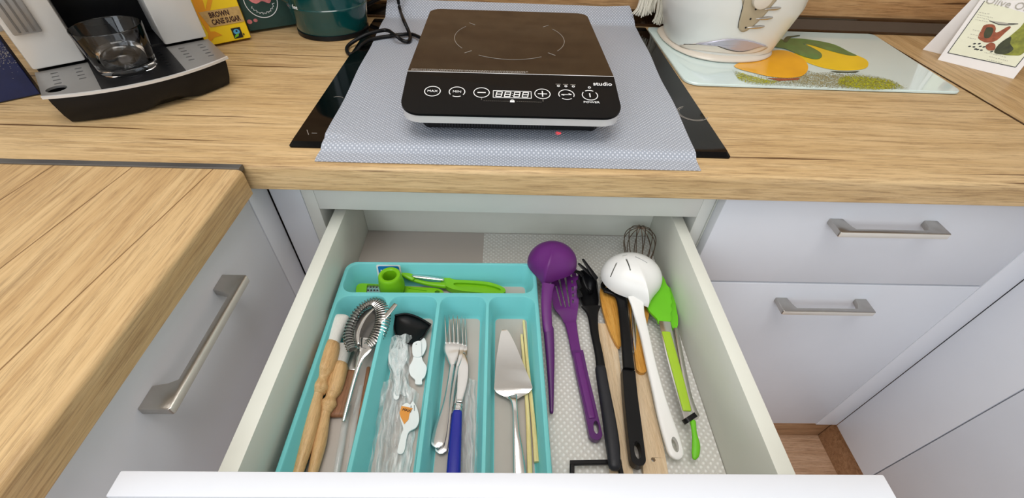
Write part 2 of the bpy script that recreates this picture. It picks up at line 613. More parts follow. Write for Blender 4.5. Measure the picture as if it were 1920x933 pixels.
def rr(x0, y0, x1, y1, r, n=6):
    """rounded rectangle outline; r one radius or four (bl, br, tr, tl)"""
    if not isinstance(r, (tuple, list)):
        r = (r,) * 4
    out = []
    for (cx, cy, q), a0 in zip(((x0 + r[0], y0 + r[0], r[0]), (x1 - r[1], y0 + r[1], r[1]), (x1 - r[2], y1 - r[2], r[2]), (x0 + r[3], y1 - r[3], r[3])), (180, 270, 0, 90)):
        for i in range(n + 1):
            a = math.radians(a0 + 90 * i / n)
            out.append((cx + q * math.cos(a), cy + q * math.sin(a)))
    return out

def lathe_data(prof, c, n=40, ax=None):
    """prof: (radius, height) list about the axis through c"""
    vs, fs = [], []
    R = Matrix.Identity(3) if ax is None else V((0, 0, 1)).rotation_difference(V(ax)).to_matrix()
    for r, h in prof:
        for j in range(n):
            a = 2 * PI * j / n
            vs.append(V(c) + R @ V((r * math.cos(a), r * math.sin(a), h)))
    for i in range(len(prof) - 1):
        for j in range(n):
            fs.append((i * n + j, i * n + (j + 1) % n, (i + 1) * n + (j + 1) % n, (i + 1) * n + j))
    fs.append(tuple(range(n)))
    fs.append(tuple((len(prof) - 1) * n + j for j in range(n)))
    return vs, fs

def lathe(name, prof, c, m, parent=None, n=40, ax=None, smooth=40):
    vs, fs = lathe_data(prof, c, n, ax)
    return obj(name, vs, fs, m, parent, smooth)

def shell(name, rim, apex, prof, th, m, parent=None, keep=None, k=12):
    """spoon or ladle bowl: rings shrink from the rim outline to the apex point, height follows prof(0..1); keep(i, j) drops faces for slots"""
    rim = [V(p) for p in rim]
    apex = V(apex)
    n = len(rim)
    vs, fs = [], []
    for lay in (0, 1):
        for i in range(k + 1):
            s = i / k
            sc = math.cos(s * PI / 2 * .97)
            h = prof(s)
            for p in rim:
                q = V((apex.x + (p.x - apex.x) * sc, apex.y + (p.y - apex.y) * sc, p.z + (apex.z - p.z) * h))
                d = V((apex.x - q.x, apex.y - q.y, 0))
                dn = d.normalized() if d.length > 1e-6 else V((0, 0, 0))
                sgn = 1 if apex.z > p.z else -1
                if lay:
                    q += dn * th * min(1, sc * 2) * (1 - .3 * s) - V((0, 0, sgn * th * s))
                vs.append(q)
    L_ = (k + 1) * n
    for i in range(k):
        for j in range(n):
            if keep and not keep(i, j):
                continue
            a, b, c, d = i * n + j, i * n + (j + 1) % n, (i + 1) * n + (j + 1) % n, (i + 1) * n + j
            fs.append((a, b, c, d))
            fs.append((L_ + d, L_ + c, L_ + b, L_ + a))
    fs.append(tuple(k * n + j for j in range(n)))
    fs.append(tuple(L_ + k * n + j for j in reversed(range(n))))
    for j in range(n):
        fs.append((j, (j + 1) % n, L_ + (j + 1) % n, L_ + j))
    if keep:                                       # walls of the slots
        for i in range(k):
            for j in range(n):
                if keep(i, j):
                    continue
                q = [(i, j), (i, (j + 1) % n), (i + 1, (j + 1) % n), (i + 1, j)]
                nb = [(i - 1, j), (i, (j + 1) % n), (i + 1, j), (i, (j - 1) % n)]
                for e_ in range(4):
                    if 0 <= nb[e_][0] < k and keep(*nb[e_]):
                        a = q[e_][0] * n + q[e_][1]
                        b = q[(e_ + 1) % 4][0] * n + q[(e_ + 1) % 4][1]
                        fs.append((a, b, L_ + b, L_ + a))
    return obj(name, vs, fs, m, parent, 45)

def text(name, s, size, o, xd, yd, m, parent, align='CENTER', th=.0003, sx=1.0, bold=0):
    cu = bpy.data.curves.new('t', 'FONT')
    cu.body = s
    cu.size = size
    cu.align_x = align
    cu.align_y = 'CENTER'
    cu.extrude = th
    cu.resolution_u = 2
    cu.offset = bold
    t = bpy.data.objects.new('t', cu)
    C.objects.link(t)
    dg = bpy.context.evaluated_depsgraph_get()
    me = bpy.data.meshes.new_from_object(t.evaluated_get(dg))
    bpy.data.objects.remove(t)
    bpy.data.curves.remove(cu)
    xd = V(xd).normalized()
    yd = V(yd)
    yd = (yd - xd * yd.dot(xd)).normalized()
    zd = xd.cross(yd)
    me.transform(Matrix.Translation(V(o) + zd * th) @ Matrix((xd, yd, zd)).transposed().to_4x4() @ Matrix.Diagonal((sx, 1, 1, 1)))
    return link(name, me, m, parent, None, 0) if parent else None

def arc_data(c, xd, yd, r, w_, a0=0, a1=360, n=40, h=.0003):
    """flat ring or arc lying in the plane of xd, yd"""
    xd, yd = V(xd).normalized(), V(yd).normalized()
    zd = xd.cross(yd)
    vs, fs = [], []
    for i in range(n + 1):
        a = math.radians(a0 + (a1 - a0) * i / n)
        d = xd * math.cos(a) + yd * math.sin(a)
        for q, z in ((r - w_ / 2, 0), (r + w_ / 2, 0), (r + w_ / 2, h), (r - w_ / 2, h)):
            vs.append(V(c) + d * q + zd * z)
    for i in range(n):
        for j in range(4):
            fs.append((i * 4 + j, i * 4 + (j + 1) % 4, i * 4 + 4 + (j + 1) % 4, i * 4 + 4 + j))
    if abs(a1 - a0) < 359:
        fs += [(0, 1, 2, 3), tuple(n * 4 + j for j in range(4))]
    return vs, fs

def arc(name, c, xd, yd, r, w_, m, parent, a0=0, a1=360, n=40):
    vs, fs = arc_data(c, xd, yd, r, w_, a0, a1, n)
    return obj(name, vs, fs, m, parent, 30)

def cut(o, datas):
    """real openings: subtract the given solids"""
    cs = []
    for vs, fs in datas:
        c = bpy.data.objects.new('cutter', mesh(vs, fs))
        C.objects.link(c)
        md = o.modifiers.new('cut', 'BOOLEAN')
        md.operation, md.solver, md.object = 'DIFFERENCE', 'EXACT', c
        cs.append(c)
    dg = bpy.context.evaluated_depsgraph_get()
    me = bpy.data.meshes.new_from_object(o.evaluated_get(dg))
    o.modifiers.clear()
    o.data = me
    me.set_sharp_from_angle(angle=math.radians(45))
    for c in cs:
        bpy.data.objects.remove(c)

def strip_data(a, b, w_, n, h=.0003):
    """thin printed bar from a to b on a face with normal n"""
    a, b, n = V(a), V(b), V(n).normalized()
    s = (b - a).cross(n).normalized() * w_ / 2
    vs = [a - s, a + s, b + s, b - s] + [p + n * h for p in (a - s, a + s, b + s, b - s)]
    return vs, [(0, 1, 2, 3), (4, 5, 6, 7), (0, 1, 5, 4), (1, 2, 6, 5), (2, 3, 7, 6), (3, 0, 4, 7)]

def strip(name, a, b, w_, n, m, parent, h=.0003):
    vs, fs = strip_data(a, b, w_, n, h)
    return obj(name, vs, fs, m, parent, 0)

#SPLIT
# ================================================================ the setting
struct(box('floor', (-.98, -2.6, -.03), (1.47, .62, 0), M['oak_floor'], bevel=0))
struct(box('wall_back', (-.98, .612, 0), (1.47, .66, 2.5), M['wallpaint'], bevel=0))
o = box('backsplash', (-.975, .6, .86), (1.465, .6115, 1.46), M['oak_wall'], bevel=.0008)
tag(o, 'oak decor backsplash panel rising behind the worktops', 'backsplash')
struct(box('wall_left', (-1.04, -2.6, 0), (-.98, .66, 2.5), M['wallpaint'], bevel=0))
struct(box('wall_right', (1.47, -2.6, 0), (1.53, .66, 2.5), M['wallpaint'], bevel=0))
struct(box('ceiling', (-1.04, -2.6, 2.5), (1.53, .66, 2.56), M['wallpaint'], bevel=0))
# dark bronze sealing profile between worktop and backsplash: a leaning hollow profile with two lips
pr_ = [(.5735, .9002), (.5735, .9032), (.5765, .9050), (.5890, .9225), (.5885, .9260), (.5925, .9272), (.5995, .9272), (.5995, .9002)]
def extrude(prof, axis, a, b):
    n = len(prof)
    if axis == 'x':
        vs = [(a, p[0], p[1]) for p in prof] + [(b, p[0], p[1]) for p in prof]
    else:
        vs = [(p[0], a, p[1]) for p in prof] + [(p[0], b, p[1]) for p in prof]
    fs = [(i, (i + 1) % n, n + (i + 1) % n, n + i) for i in range(n)] + [tuple(range(n)), tuple(range(2 * n - 1, n - 1, -1))]
    return vs, fs
struct(obj('trim_1', *extrude(pr_, 'x', -.97, 1.46), M['bronze'], smooth=20))

# ================================================================ worktops
def edge_prof(front, back, zt=.9, zb=.862, r=.0065, sgn=1):
    """cross-section with a rounded upper front edge; front < back when sgn = 1"""
    out = [(back, zb), (front + sgn * .002, zb), (front, zb + .002)]
    for i in range(7):
        a = math.radians(180 - 90 * i / 6)
        out.append((front + sgn * (r + r * math.cos(a)), zt - r + r * math.sin(a)))
    return out + [(back, zt)]
wt = thing('worktop', 'main light oak worktop under the black hob, along the backsplash', 'worktop', (-.05, .3, .862))
obj('slab', *extrude(edge_prof(0, .5995), 'x', -.97, .8062), M['oak'], wt, 30)
wl = thing('worktop', 'oak worktop with long printed plank lines, beside the brushed long vertical-grain handle front', 'worktop', (-.65, -.7, .862))
wl['label'] = 'light oak side worktop with plank lines running towards the viewer'
obj('slab', *extrude([(x, z) for x, z in edge_prof(-.337, -.97, sgn=-1)], 'y', -1.5, -.0105), M['oak_y'], wl, 30)
o = obj('joint_strip', *extrude([(-.0104, .895), (-.0104, .9012), (-.0092, .9018), (-.0012, .9018), (-.0002, .9010), (-.0002, .895)], 'x', -.97, -.340), M['gunmetal'], wl, 20)
o['label'] = 'grey metal joint strip between two worktops'
wr = thing('worktop', 'oak worktop beyond the dark joint strip, under the recipe card', 'worktop', (1.1, 0, .862))
obj('slab', *extrude(edge_prof(.8092, 1.465), 'y', -1.5, .5995), M['oak_y'], wr, 30)
o = obj('joint_strip', *extrude([(.8063, .895), (.8063, .9008), (.8070, .9014), (.8085, .9014), (.8091, .9008), (.8091, .895)], 'y', 0, .573), M['bronze'], wr, 20)
o['label'] = 'dark brown joint strip between two worktops'

# ================================================================ handles (a bow with two broad flat feet), one mesh each
def handle_data(w_, d, foot, th):
    """bow handle in local axes: u along, v out of the front, w up"""
    o = [(0, 0), (.0, d - .002), (.002, d), (w_ - .002, d), (w_, d - .002), (w_, 0), (w_ - foot, 0), (w_ - foot - .003, d * .45), (w_ - foot - .007, d - .009), (foot + .007, d - .009), (foot + .003, d * .45), (foot, 0)]
    return plate_data(o, [], -th / 2, th / 2)
def handle(name, org, ud, vd, w_, m, parent, d=.031, foot=.02, th=.0095):
    vs, fs = handle_data(w_, d, foot, th)
    ud, vd, org = V(ud), V(vd), V(org)
    me = mesh([org + ud * a + vd * b + V((0, 0, c)) for a, b, c in vs], fs)
    bm = bmesh.new()
    bm.from_mesh(me)
    bmesh.ops.dissolve_limit(bm, angle_limit=.01, verts=bm.verts[:], edges=bm.edges[:])
    bmesh.ops.bevel(bm, geom=[e for e in bm.edges if e.calc_face_angle(0) > .6], offset=.0013, segments=2, affect='EDGES', profile=.5)
    bm.normal_update()
    for f in bm.faces:                              # the bar's polished front edge, its bright reflection put into the colour
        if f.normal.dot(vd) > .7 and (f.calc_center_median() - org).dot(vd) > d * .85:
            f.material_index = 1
    bm.to_mesh(me)
    bm.free()
    return link(name, me, (m, M['edge_highlight']), parent, None, 40)

# ================================================================ base cabinet with the open drawer
bc = thing('base_cabinet', 'white base cabinet under the hob with its cutlery drawer pulled open', 'cabinet', (-.01, .3, 0))
for a, b in ((-.3040, -.2858), (.2775, .2957)):
    box('side_panel', (a, .040, .13), (b, .57, .8615), M['white_in'], bc, .001)
box('top_rail', (-.2857, .040, .7985), (.2774, .058, .8615), M['white_in'], bc, .0008)
box('drawer_front', (-.3030, .020, .135), (.2935, .0395, .672), M['white'], bc, .0015)
dr = bpy.data.objects.new('drawer', None)
C.objects.link(dr)
dr.parent = bc
dr.location = V((-.003, -.1, .68)) - bc.location
dr['label'] = 'open cutlery drawer'
box('side_board', (-.2687, -.3405, .684), (-.2509, .125, .790), M['drawer_side'], dr, .0008)
box('side_board', (.2446, -.3405, .684), (.2620, .125, .790), M['drawer_side'], dr, .0008)
box('back_board', (-.2508, .1100, .6935), (.2445, .125, .7885), M['drawer_side'], dr, .0008)
box('bottom_board', (-.2508, -.3405, .6855), (.2445, .1249, .6930), M['taupe'], dr, 0)
box('front_board', (-.3060, -.3590, .655), (.2935, -.3408, .8515), M['white'], dr, .0012)
for x in (-.2760, .2625):
    box('runner', (x, -.32, .688), (x + .0066, .0385, .700), M['chrome_soft'], dr, .0006)
box('plinth', (-.3040, .0465, .0), (.2957, .0625, .1298), M['oak_plinth'], bc, .0005)

# ================================================================ left run of fronts
lc = thing('base_cabinet', 'white base cabinet with the longest brushed handle, under the side worktop', 'cabinet', (-.65, -.7, 0))
box('carcass', (-.9650, -1.48, .12), (-.3695, .0, .8615), M['white_in'], lc, .001)
box('filler_panel', (-.3685, -.0045, .13), (-.3500, .0400, .8615), M['white'], lc, .0008)
box('filler_panel', (-.3480, .0400, .13), (-.3045, .0560, .8615), M['white'], lc, .0008)
fr = box('front', (-.3685, -.598, .135), (-.3500, -.0065, .8580), M['white'], lc, .0015)
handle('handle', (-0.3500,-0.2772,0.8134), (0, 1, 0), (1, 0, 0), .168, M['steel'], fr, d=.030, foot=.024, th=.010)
box('front', (-.3685, -1.195, .135), (-.3500, -.601, .8580), M['white'], lc, .0015)
box('plinth', (-.3950, -1.48, 0), (-.3800, .02, .1195), M['oak_plinth'], lc, .0005)

# ================================================================ right cabinet: two drawer fronts
rc = thing('base_cabinet', 'white base cabinet with two short handles, one above the other', 'cabinet', (.58, .3, 0))
box('carcass', (.2968, .0400, .13), (.8600, .57, .8615), M['white_in'], rc, .001)
f1 = box('drawer_front', (.2973, .0200, .6775), (.8055, .0390, .8570), M['white'], rc, .0015)
f2 = box('drawer_front', (.2973, .0200, .1350), (.8055, .0390, .6735), M['white'], rc, .0015)
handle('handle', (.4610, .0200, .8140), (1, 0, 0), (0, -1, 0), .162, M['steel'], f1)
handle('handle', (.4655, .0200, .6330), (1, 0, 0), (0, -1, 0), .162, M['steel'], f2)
box('filler_panel', (.8072, .0200, .1290), (.8627, .0390, .8610), M['white'], rc, .0008)
box('plinth', (.2968, .0465, 0), (.8940, .0625, .1288), M['oak_plinth'], rc, .0005)

# ================================================================ right wing fronts
wc = thing('base_cabinet', 'white base cabinet with plain handleless fronts and one vertical joint', 'cabinet', (1.15, -.6, 0))
box('carcass', (.8825, -1.48, .12), (1.4600, .0180, .8615), M['white_in'], wc, .001)
box('front', (.8631, -.1090, .1260), (.8815, .0196, .8580), M['white'], wc, .0012)
box('front', (.8631, -.7080, .1260), (.8815, -.1112, .8580), M['white'], wc, .0012)
box('front', (.8630, -1.308, .1260), (.8815, -.7110, .8580), M['white'], wc, .0012)
box('plinth', (.8945, -1.48, 0), (.9100, .0460, .1195), M['oak_plinth'], wc, .0005)

# ================================================================ liner foil in the drawer
def sheet(name, fn, nu, nv, m, parent=None, th=.0006, smooth=60):
    """thin sheet: fn(u, v) -> point"""
    g = [[V(fn(i / nu, j / nv)) for i in range(nu + 1)] for j in range(nv + 1)]
    vs, fs = [], []
    k = (nu + 1) * (nv + 1)
    for s in (0, 1):
        for j in range(nv + 1):
            for i in range(nu + 1):
                a = g[j][min(i + 1, nu)] - g[j][max(i - 1, 0)]
                b = g[min(j + 1, nv)][i] - g[max(j - 1, 0)][i]
                vs.append(g[j][i] + a.cross(b).normalized() * (th * s))
    q = lambda i, j: j * (nu + 1) + i
    for j in range(nv):
        for i in range(nu):
            fs.append((q(i, j), q(i, j + 1), q(i + 1, j + 1), q(i + 1, j)))
            fs.append((k + q(i, j), k + q(i + 1, j), k + q(i + 1, j + 1), k + q(i, j + 1)))
    rim = [(i, 0) for i in range(nu)] + [(nu, j) for j in range(nv)] + [(nu - i, nv) for i in range(nu)] + [(0, nv - j) for j in range(nv)]
    for a, b in zip(rim, rim[1:] + rim[:1]):
        fs.append((q(*a), q(*b), k + q(*b), k + q(*a)))
    return obj(name, vs, fs, m, parent, smooth)
def lerp(a, b, t): return a + (b - a) * t
o = sheet('liner', lambda u, v: (lerp(-.0468, .2440, u), lerp(-.340, .1090, v), .6933 + .0004 * math.sin(9 * u + 4 * v)), 20, 16, M['drawer_liner'])
tag(o, 'dotted translucent liner sheet on the drawer bottom under the utensils', 'liner')

# ================================================================ built-in hob, foil over it
hob = thing('hob', 'built-in black glass hob, mostly covered by the translucent foil', 'hob', (-.004, .297, .9))
x0, y0, x1, y1 = -.2988, .0425, .2912, .5515
def bevplate(outline, inset_out, zb, zm, zt):
    """slab with a ground facet along its upper edge"""
    n = len(outline)
    vs = [(x, y, zb) for x, y in outline] + [(x, y, zm) for x, y in outline] + [(x, y, zt) for x, y in inset_out]
    fs = [tuple(reversed(range(n))), tuple(2 * n + i for i in range(n))]
    for k in (0, 1):
        fs += [(k * n + i, k * n + (i + 1) % n, (k + 1) * n + (i + 1) % n, (k + 1) * n + i) for i in range(n)]
    return vs, fs
obj('glass', *bevplate(rr(x0, y0, x1, y1, .004), rr(x0 + .003, y0 + .007, x1 - .003, y1 - .003, .004), .9001, .9020, .9060), M['gloss_black'], hob, 15)
arc('ring_mark', (.2720, .158, .9061), (1, 0, 0), (0, 1, 0), .023, .0011, M['print_grey'], hob, 110, 330, 30)
arc('ring_mark', (.2720, .158, .9061), (1, 0, 0), (0, 1, 0), .0205, .0006, M['print_grey'], hob, 120, 300, 30)
arc('zone_mark', (-.2705, .170, .9061), (1, 0, 0), (0, 1, 0), .010, .0006, M['print_grey'], hob, 30, 130, 12)
strip('touch_mark', (-.2850, .078, .9061), (-.2790, .066, .9061), .0008, (0, 0, 1), M['print_grey'], hob)
strip('touch_mark', (-.2760, .070, .9061), (-.2690, .070, .9061), .0008, (0, 0, 1), M['print_grey'], hob)
lathe('indicator_light', [(.0042, 0), (.0042, .0003)], (.0602, .0872, .9061), M['red_led'], hob, 12)['label'] = 'red glowing indicator light'

def foil(u, v):
    # u across, v from the front lip (0) to the lip that climbs over the sealing profile (1)
    y = lerp(.0105, .588, v)
    if y < .034: z = .9009
    elif y < .046: z = lerp(.9009, .9071, (1 - math.cos(PI * (y - .034) / .012)) / 2)
    elif y < .548: z = .9071
    else: z = .9071 + .0265 * ((y - .548) / .040) ** .85
    xl = lerp(-.2525, -.272, min(1, v * 1.1)) - .003 * math.exp(-((y - .02) / .02) ** 2)
    xr = lerp(.2400, .2640, min(1, v * 1.15)) - .010 * max(0, (v - .93) / .07) ** 1.5
    x = lerp(xl, xr, u)
    if y > .06:
        e = max(0, abs(u - .5) * 2 - .80) / .2
        z += .0016 * e * (1 + math.sin(17 * v + 3 * u)) 
    return (x, y, z)
o = sheet('foil', foil, 40, 90, M['mat_liner'], th=.0007)
tag(o, 'translucent dotted foil sheet spread over the hob under the portable cooker', 'liner')
# ================================================================ portable induction cooker
ck = thing('induction_cooker', 'portable black single induction cooker standing on the foil', 'cooker', (-.0075, .235, .908))
CA = .010
cu_, cv_ = V((math.cos(CA), math.sin(CA), 0)), V((-math.sin(CA), math.cos(CA), 0))
CO = V((-.0072, .14, 0))
def K(u, v, z): return CO + cu_ * u + cv_ * v + V((0, 0, z))
def vof(x, y): return (V((x, y, 0)) - CO).dot(cv_)
def ztop(x, y):
    v = vof(x, y)
    return .9655 if v > 0 else .9655 + v * .193
def kout(u0, v0, u1, v1, r):
    return [tuple(K(a, b, 0)[:2]) for a, b in rr(u0, v0, u1, v1, r, 8)]
gl = plate('glass_top', kout(-.1435, .0012, .1435, .281, (.001, .001, .020, .020)), .9585, .9655, M['cook_glass'], ck, smooth=20)
full = rr(-.1435, -.0875, .1435, .0004, (.026, .026, .001, .001), 8)
# the control panel slopes down to the front
cpan = plate('control_panel', [tuple(K(a, b, 0)[:2]) for a, b in full], lambda x, y: ztop(x, y) - .0028, ztop, M['panel_black'], ck, smooth=20)
strip('divider_line', K(-.1435, .0008, .9656), K(.1435, .0008, .9656), .0012, (0, 0, 1), M['print_white'], ck)
plate('metal_band', kout(-.1425, -.0868, .1425, .280, .0265), .9360, lambda x, y: min(.9584, ztop(x, y) - .0029), M['silver_band'], ck, smooth=30)
base = plate('base_housing', kout(-.118, -.060, .118, .262, .012), .9150, .9364, M['black_plastic'], ck, smooth=30)
dat = []
for i in range(38):
    u = -.095 + i * .0038
    dat.append(strip_data(K(u, -.0604, .9175), K(u, -.0604, .9335), .0016, -cv_, .0012))
obj('vent_rib', *join(dat), M['black_soft'], ck, 0)
for u, v in ((-.112, -.040), (.112, -.040), (-.112, .236), (.112, .236)):
    lathe('foot', [(.0085, .9082), (.0105, .911), (.0105, .9149)], K(u, v, 0), M['black_plastic'], ck, 16)
# printed pot circle on the glass
cc = K(-.001, .140, .9656)
RR = .0885
dat = [arc_data(cc, cu_, cv_, RR, .0008, a, b, 24) for a, b in ((146, 214), (238, 302), (-34, 34))]
obj('pot_ring', *join(dat), M['print_grey'], gl, 0)
dat = []
for a in (45, 135, 225, 315):
    d = cu_ * math.cos(math.radians(a)) + cv_ * math.sin(math.radians(a))
    dat.append(strip_data(cc + d * (RR - .006), cc + d * (RR + .008), .0012, (0, 0, 1)))
for d_ in dat: obj('corner_mark', *d_, M['print_grey'], gl, 0)
# fine print: only a row of tiny unreadable dashes shows
dat = []
for row, (ua, ub) in enumerate(((-.139, .022), (-.139, .018))):
    u = ua
    while u < ub:
        l = random.uniform(.0010, .0030)
        v = .0085 - row * .0034
        dat.append(strip_data(K(u, v, .9656), K(u + l, v, .9656), .0017, (0, 0, 1)))
        u += l + random.uniform(.0005, .0011)
obj('fine_print', *join(dat), M['print_grey'], gl, 0)
# control panel graphics, in the plane of the panel
pn = V((0, -.19, .98)).normalized()
pn = (pn - cu_ * pn.dot(cu_)).normalized()
pv = pn.cross(cu_)
def ringp(c, arcs, r=.0103):
    return join([arc_data(V(c) + pn * .0004, cu_, pv, r, .0011, a, b, 30) for a, b in arcs])
b_ = obj('button', *ringp((-0.1119,0.0965,0.9573), [(0, 360)]), M['print_white'], cpan, 0)
text('lettering', 'MAX', .0056, V((-0.1119,0.0965,0.9573)) + pn * .0004, cu_, pv, M['print_white'], b_, sx=1.15)
b_ = obj('button', *ringp((-0.0795,0.0969,0.9573), [(-35, 215), (240, 300)]), M['print_white'], cpan, 0)
text('lettering', 'MIN', .0056, V((-0.0795,0.0969,0.9573)) + pn * .0004, cu_, pv, M['print_white'], b_, sx=1.15)
c = V((-0.0470,0.0967,0.9573)) + pn * .0004
b_ = obj('button', *ringp(c - pn * .0004, [(0, 360)]), M['print_white'], cpan, 0)
strip('symbol', c - cu_ * .0055, c + cu_ * .0055, .0016, pn, M['print_white'], b_)
c2 = V((0.0341,0.0977,0.9575)) + pn * .0004
b_ = obj('button', *ringp(c2 - pn * .0004, [(0, 360)]), M['print_white'], cpan, 0)
obj('symbol', *join([strip_data(c2 - cu_ * .0062, c2 + cu_ * .0062, .0014, pn), strip_data(c2 - pv * .0062, c2 + pv * .0062, .0014, pn, .00035)]), M['print_white'], b_, 0)
c3 = V((0.0662,0.0975,0.9575)) + pn * .0004
b_ = obj('button', *ringp(c3 - pn * .0004, [(-25, 205), (232, 308)]), M['print_white'], cpan, 0)
obj('symbol', *join([strip_data(c3 - cu_ * .0066, c3 + cu_ * .0066, .0008, pn), strip_data(c3 + cu_ * .0068, c3 + cu_ * .003 + pv * .0022, .0012, pn, .00035), strip_data(c3 - cu_ * .0068, c3 - cu_ * .003 - pv * .0018, .0012, pn, .0004)]), M['print_white'], b_, 0)
c4 = V((0.0978,0.0978,0.9575)) + pn * .0004
b_ = obj('button', *ringp(c4 - pn * .0004, [(-215, 35), (58, 122)]), M['print_white'], cpan, 0)
strip('symbol', c4 - pv * .0042, c4 + pv * .0042, .0015, pn, M['print_white'], b_)
text('lettering', 'POWER', .0050, V((0.0984,0.0829,0.9546)) + pn * .0004, cu_, pv, M['print_white'], b_, sx=1.25)
arc('indicator', V((0.0988,0.1144,0.9607)) + pn * .0003, cu_, pv, .0017, .0009, M['print_white'], cpan, n=14)
for q in ((0.0566,0.1159,0.9610), (0.0668,0.1158,0.9610), (0.0770,0.1157,0.9610)):
    k_ = arc('indicator', V(q) + pn * .0003, cu_, pv, .0016, .0009, M['print_white'], cpan, n=14)
    dat = []
    for i in range(4):
        a = V(q) + pn * .0003 + pv * .0038 + cu_ * (-.0035 + i * .0018)
        dat.append(strip_data(a, a + cu_ * .0013, .0011, pn))
    obj('fine_print', *join(dat), M['print_grey'], k_, 0)
text('lettering', 'studio', .0108, V((0.1177,0.1224,0.9623)) + pn * .0004, cu_, pv, M['print_white'], cpan, sx=.98, bold=.0001)
# display window with four seven-segment digits
dc = V((-0.0062,0.0947,0.9569)) + pn * .0003
DW, DH = .0505, .0145
def loopbars(c, w_, h, t):
    a, b = cu_ * w_ / 2, pv * h / 2
    q = [c - a - b, c + a - b, c + a + b, c - a + b]
    return join([strip_data(q[i], q[(i + 1) % 4], t, pn, .0003 + .00002 * i) for i in range(4)])
dp = obj('display', *loopbars(dc, DW, DH, .0009), M['print_white'], cpan, 0)
sk = cu_ * .16
for i, du in enumerate((-.0175, -.0062, .0062, .0175)):
    c = dc + cu_ * du
    hw, hh = .0036, .0050
    pt = lambda a, b: c + cu_ * (a * hw) + (pv + sk) * (b * hh)
    segs = [((-1, 1), (1, 1)), ((-1, 0), (1, 0)), ((-1, -1), (1, -1)), ((-1, 1), (-1, 0)), ((-1, 0), (-1, -1)), ((1, 1), (1, 0)), ((1, 0), (1, -1))]
    obj('digit', *join([strip_data(pt(*a), pt(*b), .0013, pn, .0003 + .00002 * j) for j, (a, b) in enumerate(segs)]), M['print_white'], dp, 0)
obj('colon', *join([strip_data(dc + pv * s - cu_ * .0005, dc + pv * s + cu_ * .0005, .001, pn) for s in (-.0025, .0025)]), M['print_white'], dp, 0)
lk = V((-0.0062,0.0804,0.9541)) + pn * .0003
obj('lock_symbol', *join([strip_data(lk - cu_ * .003, lk + cu_ * .003, .0036, pn), arc_data(lk + pv * .0016, cu_, pv, .0018, .0008, 0, 180, 12)]), M['print_white'], cpan, 0)
dat = []
for s in (-1, 1):
    for i in range(13):
        a = lk + cu_ * s * (.006 + i * .0026)
        dat.append(strip_data(a, a + cu_ * .0008, .0006, pn))
for q in ((-0.0465,0.0857,0.9552), (0.0343,0.0860,0.9552)):
    dat.append(strip_data(V(q) + pn * .0003, V(q) + pn * .0003 - pv * .004, .0006, pn))
obj('dotted_line', *join(dat), M['print_grey'], cpan, 0)
# mains lead: leaves the left side, loops by the green jug, climbs the wall
cord = [K(-.130, .196, .928), (-0.1912,0.4317,0.9140), (-0.2180,0.4322,0.9140), (-0.2474,0.4237,0.9120), (-0.2712,0.4072,0.9120), (-0.2832,0.3842,0.9100), (-0.2904,0.3684,0.9040), (-0.2961,0.3525,0.9040), (-0.3059,0.3645,0.9040), (-0.3108,0.3878,0.9050), (-0.3013,0.4018,0.9100), (-0.2819,0.4112,0.9180), (-0.2622,0.4243,0.9210), (-0.2435,0.4321,0.9210), (-0.2215,0.4020,0.9220), (-0.2096,0.4013,0.9140), (-0.1993,0.4039,0.9120), (-0.1989,0.4223,0.9140), (-0.2054,0.4419,0.9200), (-0.2148,0.4584,0.9320), (-0.2388,0.5480,0.9250), (-0.2408,0.5520,0.9539), (-0.2389,0.5600,0.9978)]
tube('mains_lead', cord, .0034, M['black_plastic'], ck, n=8, k=7)['label'] = 'black mains lead in a loose loop'

# second dark lead between the jug and the wall
o = tube('power_lead', [(-0.3354,0.5600,0.9144), (-0.3092,0.5660,0.9280), (-0.2783,0.5700,0.9422), (-0.2265,0.5750,0.9664)], .0042, M['black_plastic'])
tag(o, 'short black lead slanting along the backsplash behind the green jug', 'cable')

# ================================================================ drip coffee machine, standing across the corner
cm = thing('coffee_machine', 'silver and black coffee machine with a drip tray', 'coffee machine', (-.65, .25, .9))
ca, sa = .7504, .6610
A0 = V((-.6082, .0756, 0))
def Q(u, v, z): return A0 + V((ca, sa, 0)) * u + V((-sa, ca, 0)) * v + V((0, 0, z))
MU, MVv = V((ca, sa, 0)), V((-sa, ca, 0))
def bow(u, depth): return -depth * (1 - ((u - .111) / .111) ** 2)
def qout(us, ins, depth):
    return [(u, bow(u, depth) + ins) for u in us]
us = [.004 + .214 * i / 24 for i in range(25)]
# dark tray body: bulging front that narrows downwards, with a shallow arch in its lower edge
vs, fs = [], []
rows = []
for z, ins, side in ((.9405, .001, 0), (.934, .0008, .0005), (.915, .006, .003), (.902, .0125, .006)):
    row = []
    for i, u in enumerate(us):
        uu = .111 + (u - .111) * (1 - side / .111)
        zz = z
        if z < .91:
            zz += .009 * max(0, math.sin(PI * min(1, max(0, (u - .085) / .085)))) ** 2 if .085 < u < .17 else 0
        row.append(Q(uu, bow(u, .0265) + ins, zz))
    row += [Q(.218 - side, .12, z), Q(.004 + side, .12, z)]
    rows.append(row)
n = len(rows[0])
for r in rows: vs += r
for k in range(3):
    fs += [(k * n + i, k * n + (i + 1) % n, (k + 1) * n + (i + 1) % n, (k + 1) * n + i) for i in range(n)]
fs += [tuple(range(n)), tuple(3 * n + i for i in range(n))]
dtray = obj('drip_tray', vs, fs, M['black_plastic'], cm, 40)
rim = [Q(u, bow(u, .0285) - .0005, 0) for u in [-.001 + .224 * i / 30 for i in range(31)]]
inner = [Q(u, bow(u, .0285) + .0034, 0) for u in [-.001 + .224 * i / 30 for i in range(31)]]
plate('chrome_rim', [tuple(p[:2]) for p in rim] + [tuple(p[:2]) for p in inner[::-1]], .9412, .9446, M['silver_band'], dtray, smooth=30)
